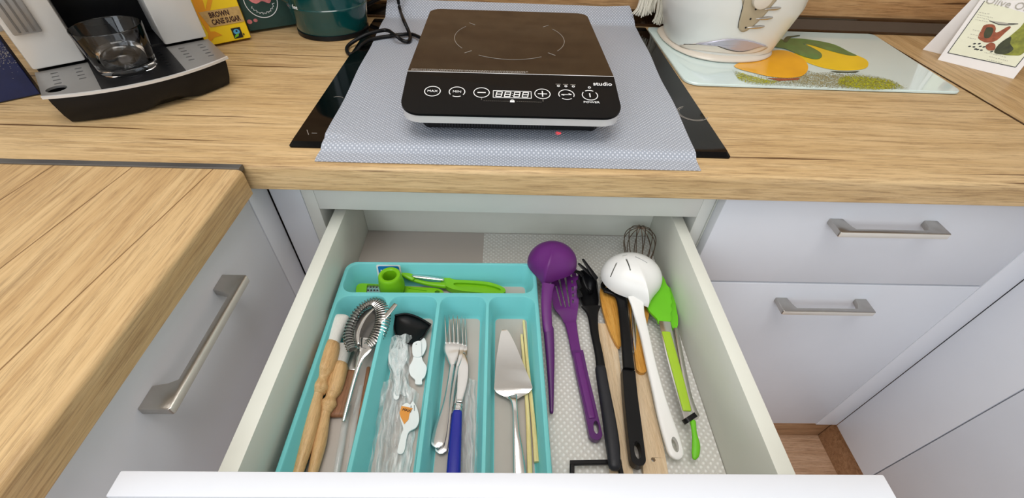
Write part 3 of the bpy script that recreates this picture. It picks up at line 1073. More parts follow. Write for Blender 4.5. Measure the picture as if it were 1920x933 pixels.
def tray_plate(u0, u1, name, m, z, parent, holes=()):
    o = [tuple(Q(u, bow(u, .0285) + .0036, 0)[:2]) for u in [u0 + (u1 - u0) * i / 10 for i in range(11)]]
    o += [tuple(Q(u1, .0955, 0)[:2]), tuple(Q(u0, .0955, 0)[:2])]
    return plate(name, o, z - .003, z, m, parent, holes, 20)
plate('well_shade', [tuple(Q(u, bow(u, .0285) + .006, 0)[:2]) for u in [.002 + .218 * i / 12 for i in range(13)]] + [tuple(Q(.220, .0950, 0)[:2]), tuple(Q(.002, .0950, 0)[:2])], .9406, .9409, M['darkgap'], dtray)  # near-black sheet standing in for the shade below slots and hole
def slot(u, v, l=.0085, w_=.0036):
    return [tuple(Q(u + a, v + b, 0)[:2]) for a, b in rr(-l / 2, -w_ / 2, l / 2, w_ / 2, w_ * .45, 3)]
hl = [slot(u, v) for u in (.020, .047) for v in (.036, .050, .064, .078)]
hl = [h for h in hl if True]
hole = [tuple(V(q)[:2]) for q in [Q(.0165 + .0115 * math.cos(2 * PI * i / 20), .0180 + .0108 * math.sin(2 * PI * i / 20), 0) for i in range(20)]]
tray_plate(0, .0605, 'drip_grid', M['silver_plate'], .9442, dtray, hl + [hole])['label'] = 'grey slotted tray plate with a round black hole'
hl = [slot(u, v) for u in (.178, .205) for v in (.020, .034, .048, .062, .076)]
tray_plate(.1615, .222, 'drip_grid', M['silver_plate'], .9442, dtray, hl)['label'] = 'grey slotted tray plate'
hl = [slot(u, v, .006, .002) for u in (.075, .147) for v in (.018, .030, .042, .054, .066, .078)]
tray_plate(.0610, .1610, 'drip_grid', M['black_plastic'], .9440, dtray, hl)['label'] = 'black slotted tray plate'
dat = [strip_data(Q(u, .0, .9441), Q(u, .088, .9441), .0012, (0, 0, 1)) for u in (.098, .111, .124)]
obj('grid_groove', *join(dat), M['black_soft'], dtray, 0)
# upright body
def qbox(name, u0, u1, v0, v1, z0, z1, m, parent, bev=.002):
    bm = bmesh.new()
    bmesh.ops.create_cube(bm, size=1)
    for p in bm.verts:
        p.co = Q(lerp(u0, u1, p.co.x + .5), lerp(v0, v1, p.co.y + .5), lerp(z0, z1, p.co.z + .5))
    bmesh.ops.bevel(bm, geom=bm.edges[:], offset=bev, segments=2, affect='EDGES', profile=.5)
    me = bpy.data.meshes.new('m')
    bm.to_mesh(me)
    bm.free()
    return link(name, me, m, parent)
qbox('base', .002, .220, .1205, .335, .9003, .944, M['black_plastic'], cm)
qbox('rear_housing', -.001, .222, .180, .335, .9445, 1.235, M['black_plastic'], cm, .006)
pl = qbox('side_column', 0, .0605, .0965, .1795, .9465, 1.235, M['silver_panel'], cm, .003)
pl2 = qbox('side_column', .1615, .222, .0965, .1795, .9465, 1.235, M['silver_panel'], cm, .003)
qbox('brew_head', .0610, .1610, .090, .1795, 1.075, 1.235, M['black_plastic'], cm, .004)
lathe('spout', [(.004, 1.056), (.007, 1.06), (.009, 1.075)], Q(.095, .130, 0), M['black_plastic'], cm, 14)
lathe('spout', [(.004, 1.056), (.007, 1.06), (.009, 1.075)], Q(.127, .130, 0), M['black_plastic'], cm, 14)
gr = qbox('chrome_grip', .006, .036, .0905, .0962, .992, 1.060, M['silver_plate'], pl, .002)
obj('grip_groove', *join([strip_data(Q(u, .0903, .995), Q(u, .0903, 1.057), .0022, -MVv, .0008) for u in (.0135, .021, .0285)]), M['gunmetal'], gr, 0)

# drinking glass on the tray
gls = lathe('tumbler', [(.0005, .9455), (.031, .9452), (.0345, .9462), (.0352, .949), (.0415, 1.0010), (.0412, 1.0022), (.0402, 1.0022), (.0396, 1.0010), (.0338, .957), (.031, .9535), (.0005, .9525)], (-.5545, .1690, 0), M['glass'], n=56, smooth=50)
tag(gls, 'empty clear glass tumbler standing on the drip tray', 'glass')

# ================================================================ packets beside the machine
def card_box(name, a, b, lean, h, th, m, label, cat):
    """upright packet: lower front edge a-b, leaning back by lean radians"""
    a, b = V(a), V(b)
    d = (b - a).normalized()
    n = V((0, 0, 1)).cross(d).normalized()
    if n.y < 0: n = -n
    up = V((0, 0, 1)) * math.cos(lean) + n * math.sin(lean)
    t = thing(name, label, cat, (a + b) / 2)
    k = n * math.cos(lean) - V((0, 0, 1)) * math.sin(lean)
    L_ = (b - a).length
    ps = [a + V((0, 0, th * math.sin(lean))), b + V((0, 0, th * math.sin(lean)))]
    vs = []
    for o_ in (0, th):
        for q, z in ((ps[0], 0), (ps[1], 0), (ps[1], h), (ps[0], h)):
            vs.append(q + up * z + k * o_)
    bx_ = obj('carton', vs, [(0, 1, 2, 3), (4, 5, 6, 7), (0, 1, 5, 4), (1, 2, 6, 5), (2, 3, 7, 6), (3, 0, 4, 7)], m, t, 20)
    md = bx_.modifiers.new('bevel', 'BEVEL')
    md.width = .0012
    md.segments = 2
    F = lambda u, z: ps[0] + d * u + up * z - k * .0002
    return t, bx_, F, d, up, -k, L_
sg, sbx, SF, sd, sup, sn, sL = card_box('sugar_packet', (-0.5649,0.3638,0.9000), (-0.5012,0.4184,0.9000), .10, .135, .045, M['yellow'], 'yellow packet of brown cane sugar beside the coffee machine', 'packet')
SF0 = SF
SF = lambda u, z: SF0(u * 1.27, z - .006 if z > .0085 else z * .3)
pat('name_label', [SF(u, z) for u, z in ((.0195, .0345), (.0650, .0345), (.0650, .0600), (.0125, .0600))], sn, M['kraft'], sbx, .0006)
text('lettering', 'BROWN', .0118, SF(.0235, .0525) + sn * .0009, sd, sup, M['brown_ink'], sbx, 'LEFT', sx=.74, bold=.0004)
text('lettering', 'CANE SUGAR', .0118, SF(.0235, .0412) + sn * .0009, sd, sup, M['brown_ink'], sbx, 'LEFT', sx=.66, bold=.0004)
pat('cane_drawing', [SF(u, z) for u, z in ((.006, .006), (.0105, .018), (.0135, .026), (.0125, .036), (.0100, .058), (.0115, .080), (.0120, .110), (.0120, .134), (.0265, .134), (.0260, .110), (.0245, .080), (.0225, .062), (.0310, .078), (.0380, .110), (.0400, .134), (.0460, .134), (.0440, .110), (.0375, .078), (.0240, .054), (.0175, .036), (.0170, .028), (.0225, .027), (.0300, .019), (.0190, .018), (.0100, .010))], sn, M['orange_print'], sbx, .0001)
pat('emblem', [SF(u, z) for u, z in ((.0435, .0095), (.0560, .0095), (.0560, .0270), (.0435, .0270))], sn, M['black_ink'], sbx)
pat('emblem', [SF(.0495 + .0042 * math.cos(2 * PI * i / 20), .0205 + .0045 * math.sin(2 * PI * i / 20)) for i in range(20)], sn, M['blue_ink'], sbx, .0009)
pat('emblem', [SF(u, z) for u, z in ((.0440, .0105), (.0500, .0130), (.0515, .0180), (.0460, .0150))], sn, M['lime'], sbx, .0010)
pat('emblem', [SF(.0497 + .0014 * math.cos(2 * PI * i / 12), .0215 + .0016 * math.sin(2 * PI * i / 12)) for i in range(12)], sn, M['black_ink'], sbx, .0013)
pat('emblem', [SF(u, z) for u, z in ((.0568, .0115), (.0590, .0140), (.0568, .0170))], sn, M['black_ink'], sbx)

gb, gbx, GF, gd, gup, gn, gL = card_box('carton', (-0.5170,0.4492,0.9000), (-0.4411,0.5004,0.9000), .12, .13, .04, M['green_box'], 'dark green and pink carton with a round seal, next to the sugar packet', 'box')
cxy = (.038, .0490)
pat('round_seal', [GF(cxy[0] + .0285 * math.cos(2 * PI * i / 40), cxy[1] + .0285 * math.sin(2 * PI * i / 40)) for i in range(40)], gn, M['green_box'], gbx, .0003)
pat('pink_drawing', [GF(cxy[0] + a, cxy[1] + b) for a, b in cr([(-.020, .004), (-.010, -.004), (.002, -.001), (.014, -.006), (.021, .006), (.016, .019), (-.004, .022), (-.017, .016)], 4, True)], gn, M['pink_print'], gbx, .0008)
obj('seal_ring', *arc_data(GF(*cxy) + gn * .0008, gd, gup, .0290, .0013, 0, 360, 44), M['print_white'], gbx, 0)
dat = []
for i in range(16):
    a = math.radians(205 + i * 9)
    p = GF(cxy[0] + .0215 * math.cos(a), cxy[1] + .0215 * math.sin(a)) + gn * .0008
    t_ = gd * math.cos(a + .5 + .9 * (i % 3)) + gup * math.sin(a + .5 + .9 * (i % 3))
    dat.append(strip_data(p - t_ * .0024, p + t_ * .0024, .0007, gn, .0003 + i * .00001))
obj('seal_script', *join(dat), M['print_white'], gbx, 0)
pat('berry_print', [GF(.006 + .0045 * math.cos(2 * PI * i / 14), .0165 + .004 * math.sin(2 * PI * i / 14)) for i in range(14)], gn, M['pink_print'], gbx)
pat('berry_print', [GF(.017 + .0038 * math.cos(2 * PI * i / 14), .0175 + .003 * math.sin(2 * PI * i / 14)) for i in range(14)], gn, M['pink_print'], gbx)

nv, nbx, NF, nd, nup, nn, nL = card_box('coffee_packet', (-0.7625,0.1242,0.9000), (-0.7095,0.1699,0.9000), .05, .13, .03, M['navy'], 'dark navy packet at the outer side of the coffee machine', 'packet')
dat = []
for i in range(420):
    a = random.gauss(0, 1)
    b = random.gauss(0, 1)
    p = NF(.060 + a * .016, .062 + b * .010) + nn * .0005
    if not (.001 < .060 + a * .016 < nL - .001): continue
    dat.append(strip_data(p, p + nd * random.uniform(.0003, .0009), .0006, nn, .0002))
obj('star_print', *join(dat), M['print_grey'], nbx, 0)['kind'] = 'stuff'

# dark green enamel jug
jg = thing('enamel_jug', 'glossy dark green jug between the carton and the foil', 'jug', (-.3655, .490, .9))
jc = (-.3655, .490, 0)
jb = lathe('body', [(.001, .9003), (.062, .9003), (.0655, .9025), (.0672, .909), (.0678, .910), (.0700, .926), (.0745, .950), (.0750, .9515), (.0752, .954), (.0740, .9555), (.0760, .985), (.078, 1.03), (.078, 1.07), (.074, 1.07), (.073, 1.0), (.062, .906), (.001, .905)], jc, M['green_enamel'], jg, 56)
lathe('foot_ring', [(.0675, .9005), (.0690, .9012), (.0690, .9085), (.0675, .9092)], jc, M['black_plastic'], jg, 56)
hp = [V(jc) + V(q) for q in ((-.060, -.045, 1.05), (-.076, -.058, 1.035), (-.074, -.056, .985), (-.058, -.042, .962))]
tube('jug_handle', hp, .005, M['green_enamel'], jg)
lp = V(jc) + V((-.036, -.0672, .9585))
d = V((.882, -.472, 0)).normalized()
text('lettering', 'fee', .0105, lp + V((-.0012, -.0022, .001)), d, (0, 0, 1), M['print_white'], jb)
# ================================================================ printed glass chopping board
bd = thing('glass_board', 'printed white glass board with lemon motif, under the white toaster', 'chopping board', (.54, .41, .9))
def quad_round(c, r, n=6):
    out = []
    c = [V(q[:2] + (0,)) if not isinstance(q, V) else V((q.x, q.y, 0)) for q in [V(k) for k in c]]
    for i in range(len(c)):
        p, q, s = c[i - 1], c[i], c[(i + 1) % len(c)]
        a, b = (p - q).normalized() * r[i], (s - q).normalized() * r[i]
        for j in range(n + 1):
            t = j / n
            e = (1 - t) ** 2 * (q + a) + 2 * t * (1 - t) * q + t * t * (q + b)
            out.append((e.x, e.y))
    return out
bo = quad_round([V((.2965, .2700, 0)), V((.7850, .2680, 0)), V((.8020, .5600, 0)), V((.2930, .5560, 0))], (.030, .016, .012, .012))
n = len(bo)
cx, cy = .54, .41
ins = [(x + (cx - x) * .004, y + (cy - y) * .006) for x, y in bo]
gl_ = obj('glass_plate', *bevplate(bo, ins, .9012, .9040, .9052), [M['mint']], bd, 20)
plate('glass_edge', [(x + (cx - x) * .002, y + (cy - y) * .002) for x, y in bo], .9008, .9012, M['glass_edge'], bd)
for x, y in ((.32, .29), (.77, .29), (.78, .54), (.31, .53)):
    lathe('foot', [(.006, .9001), (.006, .9008)], (x, y, 0), M['black_plastic'], bd, 12)
UP = (0, 0, 1)
pat('speckle_print', [(0.3984,0.3329,0.9053), (0.4127,0.3660,0.9053), (0.4918,0.3931,0.9053), (0.5555,0.3328,0.9053), (0.6317,0.3433,0.9053), (0.6768,0.3183,0.9053), (0.7042,0.2822,0.9053), (0.6830,0.2680,0.9053), (0.5495,0.2664,0.9053), (0.3999,0.2667,0.9053)], UP, speckle_mat('speckle_print', (142, 138, 98), V((0.5533,0.3003,0.9053)) - V((.54, .41, .9)), .35, (.17, .055, 1), 620, (176, 170, 130)), bd, .0001, .0001)
pat('green_print', [(0.3990,0.3399,0.9054), (0.4182,0.3130,0.9054), (0.4483,0.2926,0.9054), (0.4914,0.2825,0.9054), (0.4647,0.2656,0.9054), (0.4137,0.2664,0.9054), (0.3943,0.2888,0.9054)], UP, speckle_mat('green_speckle', (196, 196, 24), V((0.4326,0.3006,0.9053)) - V((.54, .41, .9)), .5, (.07, .036, 1), 560, (148, 150, 20)), bd, .0003, .0001)
pat('green_print', [(0.5546,0.2654,0.9054), (0.5877,0.3116,0.9054), (0.6286,0.3380,0.9054), (0.6648,0.3312,0.9054), (0.6830,0.3048,0.9054), (0.6873,0.2744,0.9054), (0.6241,0.2649,0.9054)], UP, speckle_mat('lime_speckle', (190, 196, 30), V((0.6263,0.2921,0.9053)) - V((.54, .41, .9)), .55, (.085, .042, 1), 560, (140, 140, 24)), bd, .0003, .0001)
pat('brown_print', [(0.4498,0.3005,0.9054), (0.4907,0.3012,0.9054), (0.5125,0.3062,0.9054), (0.5040,0.2966,0.9054), (0.4661,0.2894,0.9054)], UP, M['brick_red'], bd, .0004, .0001)
pat('stem_shade_print', [(0.5857,0.3408,0.9054), (0.6202,0.3410,0.9054), (0.6449,0.3453,0.9054), (0.6320,0.3371,0.9054), (0.5963,0.3344,0.9054)], UP, M['olive_dark'], bd, .0004, .0001)
def cpat(name, pts, m, off): return pat(name, [(x, y, .9053) for x, y, z in cr(pts, 5, True)], UP, m, bd, off, .0001)
cpat('yellow_fruit', [(0.5918,0.4690,0.9053), (0.6405,0.4763,0.9053), (0.6732,0.4439,0.9053), (0.6913,0.4093,0.9053), (0.6820,0.3795,0.9053), (0.6569,0.3550,0.9053), (0.6126,0.3455,0.9053), (0.5817,0.3542,0.9053), (0.5611,0.3803,0.9053), (0.5545,0.4144,0.9053)], M['yellow_fruit'], .0005)
cpat('orange_fruit', [(0.4090,0.3508,0.9053), (0.4724,0.3968,0.9053), (0.5158,0.4334,0.9053), (0.5497,0.4363,0.9053), (0.5624,0.4042,0.9053), (0.5567,0.3672,0.9053), (0.5368,0.3314,0.9053), (0.5098,0.3085,0.9053), (0.4725,0.3035,0.9053), (0.4394,0.3172,0.9053)], M['orange_fruit'], .0007)
cpat('leaf', [(0.5832,0.5083,0.9053), (0.6227,0.5087,0.9053), (0.6677,0.4848,0.9053), (0.6796,0.4416,0.9053), (0.6838,0.4223,0.9053), (0.6650,0.4235,0.9053), (0.6383,0.4467,0.9053), (0.6125,0.4769,0.9053), (0.5773,0.4859,0.9053)], M['leaf'], .0009)
cpat('leaf', [(0.5299,0.4606,0.9053), (0.5633,0.5001,0.9053), (0.5755,0.4919,0.9053), (0.6043,0.4761,0.9053), (0.6151,0.4361,0.9053), (0.6046,0.4076,0.9053), (0.5855,0.3954,0.9053), (0.5673,0.4100,0.9053), (0.5515,0.4450,0.9053)], M['leaf'], .0011)
cpat('stem', [(0.5660,0.4910,0.9053), (0.5854,0.5181,0.9053), (0.6000,0.5243,0.9053), (0.6196,0.5311,0.9053), (0.6171,0.5259,0.9053), (0.5920,0.5123,0.9053), (0.5714,0.4854,0.9053)], M['leaf_dark'], .0013)

# ================================================================ white toaster on the board
ts = thing('toaster', 'cream white rounded toaster standing on the printed glass board', 'toaster', (.416, .475, .9052))
def sup(cx, cy, a, b, z, e=2.4, n=64):
    out = []
    for i in range(n):
        t = 2 * PI * i / n
        c, s_ = math.cos(t), math.sin(t)
        out.append((cx + math.copysign(abs(c) ** (2 / e), c) * a, cy + math.copysign(abs(s_) ** (2 / e), s_) * b, z))
    return out
def stack(rings):
    n = len(rings[0])
    vs = [p for r in rings for p in r]
    fs = [(i * n + j, i * n + (j + 1) % n, (i + 1) * n + (j + 1) % n, (i + 1) * n + j) for i in range(len(rings) - 1) for j in range(n)]
    return vs, fs + [tuple(range(n)), tuple((len(rings) - 1) * n + j for j in range(n))]
def tb(z):
    q = min(z, .99) - .915
    return .104 + .34 * q, .1 + .15 * q
rings = []
for z in [.9150, .9155] + [.922 + .0113 * i for i in range(7)] + [1.02, 1.06, 1.085]:
    a, b = tb(z)
    rings.append(sup(.416, .475, a, b, z))
a, b = tb(1.0)
rings += [sup(.416, .475, a - .006, b - .006, 1.095), sup(.416, .475, a - .02, b - .02, 1.1)]
tbd = obj('body', *stack(rings), M['cream'], ts, 40)
# foot skirt with a tongue that runs out towards the front
fp = cr([(0.3128,0.4339,0.9070), (0.3257,0.4044,0.9070), (0.3456,0.3807,0.9070), (0.3820,0.3643,0.9070), (0.4276,0.3641,0.9070), (0.4684,0.3763,0.9070), (0.4982,0.3998,0.9070), (0.5127,0.4257,0.9070), (.545,.500,.907), (.545,.545,.907), (.42,.572,.907), (.32,.545,.907), (.305,.49,.907)], 5, True)
fc = V((.42, .47, 0))
def fr_(k, z): return [(fc.x + (x - fc.x) * k, fc.y + (y - fc.y) * k, z) for x, y, _ in fp]
obj('foot_skirt', *stack([fr_(.965, .9056), fr_(.995, .9070), fr_(1.0, .9085), fr_(.985, .9115), fr_(.93, .9149)]), M['cream_warm'], ts, 50)
def skin(name, pts, m, parent, grow=0.0):
    """panel hugging the body: outline points on the body surface filled towards their middle"""
    c = V((0, 0, 0))
    for p in pts: c += V(p) / len(pts)
    k = 6
    vs = []
    axis = V((.416, .475, c.z))
    def on(p):
        p = V(p)
        a, b = tb(p.z)
        t = (abs((p.x - .416) / a) ** 2.4 + abs((p.y - .475) / b) ** 2.4) ** (1 / 2.4)
        return V((.416 + (p.x - .416) / t * (1 + .0), .475 + (p.y - .475) / t, p.z)) + V((p.x - .416, p.y - .475, 0)).normalized() * (.0008 + grow)
    for i in range(k):
        s = 1 - i / k
        vs += [on(c + (V(p) - c) * s) for p in pts]
    n = len(pts)
    vs.append(on(c))
    fs = [(i * n + j, i * n + (j + 1) % n, (i + 1) * n + (j + 1) % n, (i + 1) * n + j) for i in range(k - 1) for j in range(n)]
    fs += [((k - 1) * n + j, (k - 1) * n + (j + 1) % n, k * n) for j in range(n)]
    me = mesh(vs, fs)
    o = link(name, me, m, parent, None, 60)
    md = o.modifiers.new('solid', 'SOLIDIFY')
    md.thickness = .0012
    md.offset = 0
    return o
cs = skin('control_strip', cr([(0.3921,0.3634,1.0003), (0.3946,0.3644,0.9813), (0.3975,0.3662,0.9686), (0.4045,0.3668,0.9614), (0.4111,0.3670,0.9598), (0.4180,0.3664,0.9638), (0.4270,0.3650,0.9752), (0.4350,0.3631,0.9899), (0.4414,0.3635,1.0051), (0.4428,0.3637,1.0182), (0.3883,0.3636,1.0165)], 3, True), M['beige_grey'], ts)
skin('foot_panel', cr([(0.3228,0.4183,0.9159), (0.3401,0.3925,0.9285), (0.3673,0.3759,0.9389), (0.4098,0.3691,0.9458), (0.4494,0.3725,0.9398), (0.4761,0.3828,0.9303), (0.4613,0.3785,0.9227), (0.4261,0.3735,0.9196), (0.3861,0.3750,0.9197), (0.3502,0.3882,0.9186), (0.3316,0.4053,0.9158)], 3, True), M['cream_warm'], ts, -.0003)
tg = skin('tongue_cover', cr([(0.3414,0.3909,0.9290), (0.3670,0.3759,0.9398), (0.3868,0.3706,0.9455), (0.4094,0.3690,0.9467), (0.4347,0.3701,0.9439), (0.4597,0.3753,0.9372), (0.4692,0.3793,0.9333), (0.4558,0.3753,0.9324), (0.4408,0.3732,0.9279), (0.4216,0.3723,0.9247), (0.3982,0.3724,0.9278), (0.3715,0.3762,0.9332)], 3, True), M['lilac'], ts, .0008)
def sline(name, pts, r, m, parent): return tube(name, pts, r, m, parent, 6, 4)
sline('seam', [(0.3268,0.4090,0.9213), (0.3404,0.3926,0.9275), (0.3556,0.3820,0.9326), (0.3715,0.3760,0.9328), (0.3968,0.3728,0.9267), (0.4201,0.3727,0.9236), (0.4391,0.3732,0.9269), (0.4535,0.3748,0.9325), (0.4665,0.3780,0.9336)], .0006, M['black_plastic'], ts)
sline('seam', [(0.3894,0.3636,1.0117), (0.3920,0.3633,0.9935), (0.3953,0.3654,0.9758), (0.3983,0.3664,0.9668)], .0005, M['black_plastic'], ts)
kc = V((0.4174,0.3624,1.0161))
kn = V((kc.x - .416, kc.y - .475, 0)).normalized()
lathe('dial', [(.0160, 0), (.0165, .004), (.0155, .009), (.012, .0105)], kc, M['cream_warm'], ts, 28, kn)
for a, b in (((0.4310,0.3629,0.9987), (0.4585,0.3658,1.0008)), ((0.4230,0.3635,0.9829), (0.4514,0.3656,0.9853)), ((0.4153,0.3660,0.9674), (0.4434,0.3669,0.9702))):
    a, b = V(a), V(b)
    loft('button', [(a, .002, .002), (lerp(a, b, .25), .0052, .005), (lerp(a, b, .7), .0062, .006), (b, .003, .003)], M['chrome_soft'], ts, n=10, k=4)
for q in ((0.4148,0.3623,0.9987), (0.4128,0.3636,0.9826), (0.4113,0.3659,0.9678)):
    q = V(q)
    lathe('icon', [(.0017, 0), (.0017, .0008)], q, M['black_ink'], cs, 10, V((q.x - .416, q.y - .475, 0)))

# ================================================================ fringed cloth hanging down at the backsplash
tw = thing('fringed_cloth', 'white cotton cloth with frayed tassels hanging between foil and toaster', 'cloth', (.29, .565, .905))
sv = [lambda u, v: (lerp(.262, .335, u), .567 + .008 * math.sin(u * 7) - .004 * v, lerp(.985, 1.09, v)), 0]
sheet('weave', sv[0], 16, 8, M['cotton'], tw, .003)
def tassel(top, tip, w0, w1, ns):
    dat = []
    top, tip = V(top), V(tip)
    for i in range(ns):
        f = (i / (ns - 1) - .5) * 2
        jz = random.uniform(-.004, .003)
        p0 = top + V((f * w0, random.uniform(-.004, .004), 0))
        p2 = tip + V((f * w1, random.uniform(-.006, .006), jz + .004 * abs(f)))
        p1 = lerp(p0, p2, .5) + V((-f * w0 * .10 + random.uniform(-.001, .001), random.uniform(-.003, .001), 0))
        dat.append(loft_data([(p0, .0042, .0042), (lerp(p0, p1, .6) + V((random.uniform(-.0015, .0015), -.001, 0)), .0042, .0042), (lerp(p1, p2, .6) + V((-f * w1 * .25 + random.uniform(-.001, .001), -.0012, 0)), .0040, .0040), (p2, .0026, .0026)], n=6, k=4))
    return join(dat)
o = obj('tassel', *tassel((.2810, .560, 1.0), (0.2757,0.5560,0.9285), .012, .020, 26), M['cotton'], tw, 60)
o = obj('tassel', *tassel((.2900, .562, 1.0), (0.2904,0.5580,0.9316), .012, .012, 16), M['cotton'], tw, 60)
o = obj('tassel', *tassel((.3180, .556, 1.0), (0.3142,0.5520,0.9150), .017, .012, 30), M['cotton'], tw, 60)

# ================================================================ recipe card on the right worktop
rcd = thing('recipe_card', 'white folded tent card with an oil bottle drawing, by the dark joint strip', 'card', (.905, .40, .9))
ca_, cb_ = V((.860, .431, .9002)), V((.9454, .3453, .9002))
cdir = (cb_ - ca_).normalized()
cnb = V((.708, .705, 0))
cup = (cnb * math.sin(.42) + V((0, 0, math.cos(.42)))).normalized()
cnf = cdir.cross(cup)
if cnf.y > 0: cnf = -cnf
cw = (cb_ - ca_).length
def slabq(name, a, d, up, nrm, w_, h, th, m, parent):
    vs = [a + d * x + up * y + nrm * z for z in (0, -th) for x, y in ((0, 0), (w_, 0), (w_, h), (0, h))]
    return obj(name, vs, [(0, 1, 2, 3), (4, 5, 6, 7), (0, 1, 5, 4), (1, 2, 6, 5), (2, 3, 7, 6), (3, 0, 4, 7)], m, parent, 20)
fl = slabq('front_leaf', ca_, cdir, cup, cnf, cw, .150, .0015, M['paper'], rcd)
top = ca_ + cup * .150
ba = V((0.8673,0.4862,0.9002))
bu = (top - cdir * .004 - ba)
bh = bu.length
slabq('back_leaf', ba, cdir, bu.normalized(), cnf, cw, bh, .0015, M['paper'], rcd)
CN = tuple(cnf)
pat('cream_field', [(0.8698,0.4302,0.9144), (0.9446,0.3570,0.9173), (0.9694,0.3790,0.9915), (0.8971,0.4577,1.0011)], CN, M['paper_cream'], fl, .0002, .0002)
fr4 = [(0.8698,0.4302,0.9144), (0.9446,0.3570,0.9173), (0.9694,0.3790,0.9915), (0.8971,0.4577,1.0011)]
obj('frame_line', *join([strip_data(V(fr4[i]) + cnf * .0005, V(fr4[(i + 1) % 4]) + cnf * .0005, .0012, cnf, .0003) for i in (0, 1, 3)]), M['black_ink'], fl, 0)
def kp(name, pts, m, off=.0006): return pat(name, cr(pts, 4, True), CN, m, fl, off, .0002)
kp('bread_drawing', [(0.9029,0.4304,0.9671), (0.9116,0.4237,0.9704), (0.9152,0.4172,0.9659), (0.9156,0.4134,0.9605), (0.9188,0.4108,0.9615), (0.9272,0.4089,0.9718), (0.9301,0.4055,0.9711), (0.9256,0.4043,0.9619), (0.9188,0.4028,0.9487), (0.9094,0.4084,0.9426), (0.9008,0.4184,0.9448), (0.8989,0.4230,0.9491), (0.9007,0.4276,0.9593)], M['brick_red'])
kp('bread_drawing', [(0.9057,0.4255,0.9640), (0.9113,0.4210,0.9656), (0.9131,0.4164,0.9614), (0.9114,0.4118,0.9513), (0.9060,0.4157,0.9488), (0.9043,0.4217,0.9555)], M['olive_dark'], .0009)
kp('knife_drawing', [(0.9074,0.4307,0.9747), (0.9164,0.4223,0.9757), (0.9296,0.4098,0.9771), (0.9361,0.4040,0.9782), (0.9268,0.4107,0.9740), (0.9147,0.4216,0.9721)], M['grey_ink'])
obj('knife_outline', *join([strip_data(V(a) + cnf * .0009, V(b) + cnf * .0009, .0010, cnf) for a, b in (((0.9068,0.4312,0.9746), (0.9170,0.4192,0.9720)), ((0.9170,0.4192,0.9720), (0.9247,0.4124,0.9734)), ((0.9247,0.4124,0.9734), (0.9366,0.4036,0.9784)), ((0.9264,0.4125,0.9762), (0.9366,0.4036,0.9784)))]), M['black_ink'], fl, 0)
kp('oil_bottle_drawing', [(0.9211,0.3918,0.9351), (0.9241,0.3944,0.9440), (0.9325,0.3967,0.9608), (0.9399,0.3985,0.9754), (0.9456,0.4035,0.9924), (0.9535,0.3941,0.9900), (0.9525,0.3833,0.9715), (0.9526,0.3716,0.9530), (0.9477,0.3666,0.9374), (0.9396,0.3720,0.9331), (0.9276,0.3826,0.9308)], M['olive'], .0007)
kp('leaf_drawing', [(0.9194,0.3911,0.9313), (0.9220,0.3962,0.9434), (0.9290,0.3965,0.9551), (0.9330,0.3943,0.9578), (0.9335,0.3879,0.9486), (0.9380,0.3793,0.9421), (0.9337,0.3787,0.9344), (0.9265,0.3835,0.9304)], M['olive_dark'], .0010)
kp('olive_drawing', [(0.9091,0.4056,0.9377), (0.9138,0.4048,0.9440), (0.9187,0.3988,0.9423), (0.9189,0.3936,0.9344), (0.9123,0.3989,0.9323)], M['brick_red'], .0012)
for q in ((0.8922,0.4186,0.9315), (0.8967,0.4175,0.9370), (0.9018,0.4134,0.9386), (0.8969,0.4143,0.9322), (0.8992,0.4104,0.9297), (0.9016,0.4080,0.9296), (0.9036,0.4094,0.9351), (0.9056,0.4042,0.9301), (0.9076,0.4057,0.9356), (0.9166,0.3939,0.9312)):
    q = V(q) + cnf * .0006
    d1 = (cdir * .8 + cup * random.uniform(.1, .7)).normalized()
    d2 = cnf.cross(d1)
    pat('bean_drawing', [q + d1 * .0022 * math.cos(2 * PI * i / 10) + d2 * .0013 * math.sin(2 * PI * i / 10) for i in range(10)], CN, M['black_ink'], fl, .0, .0002)
text('lettering', 'Olive Oil', .0175, V((0.9213,0.4344,1.0027)) + cnf * .0006, cdir, cup, M['grey_ink'], fl, sx=1.0)
dat = []
for a, l in (((0.8942,0.4497,0.9838), .016), ((0.8931,0.4483,0.9799), .022), ((0.8931,0.4461,0.9763), .020), ((0.8920,0.4447,0.9724), .018), ((0.8916,0.4350,0.9566), .012), ((0.8904,0.4319,0.9498), .016), ((0.8877,0.4310,0.9441), .012), ((0.9095,0.3990,0.9281), .030), ((0.9156,0.3901,0.9236), .028), ((0.9134,0.3892,0.9188), .024)):
    u = 0
    while u < l:
        s_ = random.uniform(.0012, .0034)
        p = V(a) + cdir * u + cnf * .0005
        dat.append(strip_data(p, p + cdir * s_ + cup * random.uniform(-.0006, .0006), .0007, cnf))
        u += s_ + .0012
obj('scribble', *join(dat), M['grey_ink'], fl, 0)
# ================================================================ cutlery tray
ty = thing('cutlery_tray', 'turquoise plastic cutlery tray with five compartments in the drawer', 'tray', (-.105, -.17, .6932))
TA = .014
tu, tv = V((math.cos(TA), math.sin(TA), 0)), V((math.sin(TA), -math.cos(TA), 0))
TO = V((-.2458, -.0095, 0))
def TQ(u, v, z=0): return TO + tu * u + tv * v + V((0, 0, z))
ZR, ZF = .7400, .6990
pockets = [(.0060, .0045, .2755, .0590), (.0060, .0660, .0715, .3190), (.0770, .0660, .1405, .3190), (.1460, .0660, .2080, .3190), (.2130, .0660, .2755, .3190)]
outer = rr(0, 0, .2815, .3255, .016, 7)
R2 = .0014
vs, fs = [], []
def addring(pts, z):
    o = len(vs)
    vs.extend([TQ(a, b, z) for a, b in pts])
    return o
def band(o1, o2, n):
    fs.extend([(o1 + i, o1 + (i + 1) % n, o2 + (i + 1) % n, o2 + i) for i in range(n)])
n = len(outer)
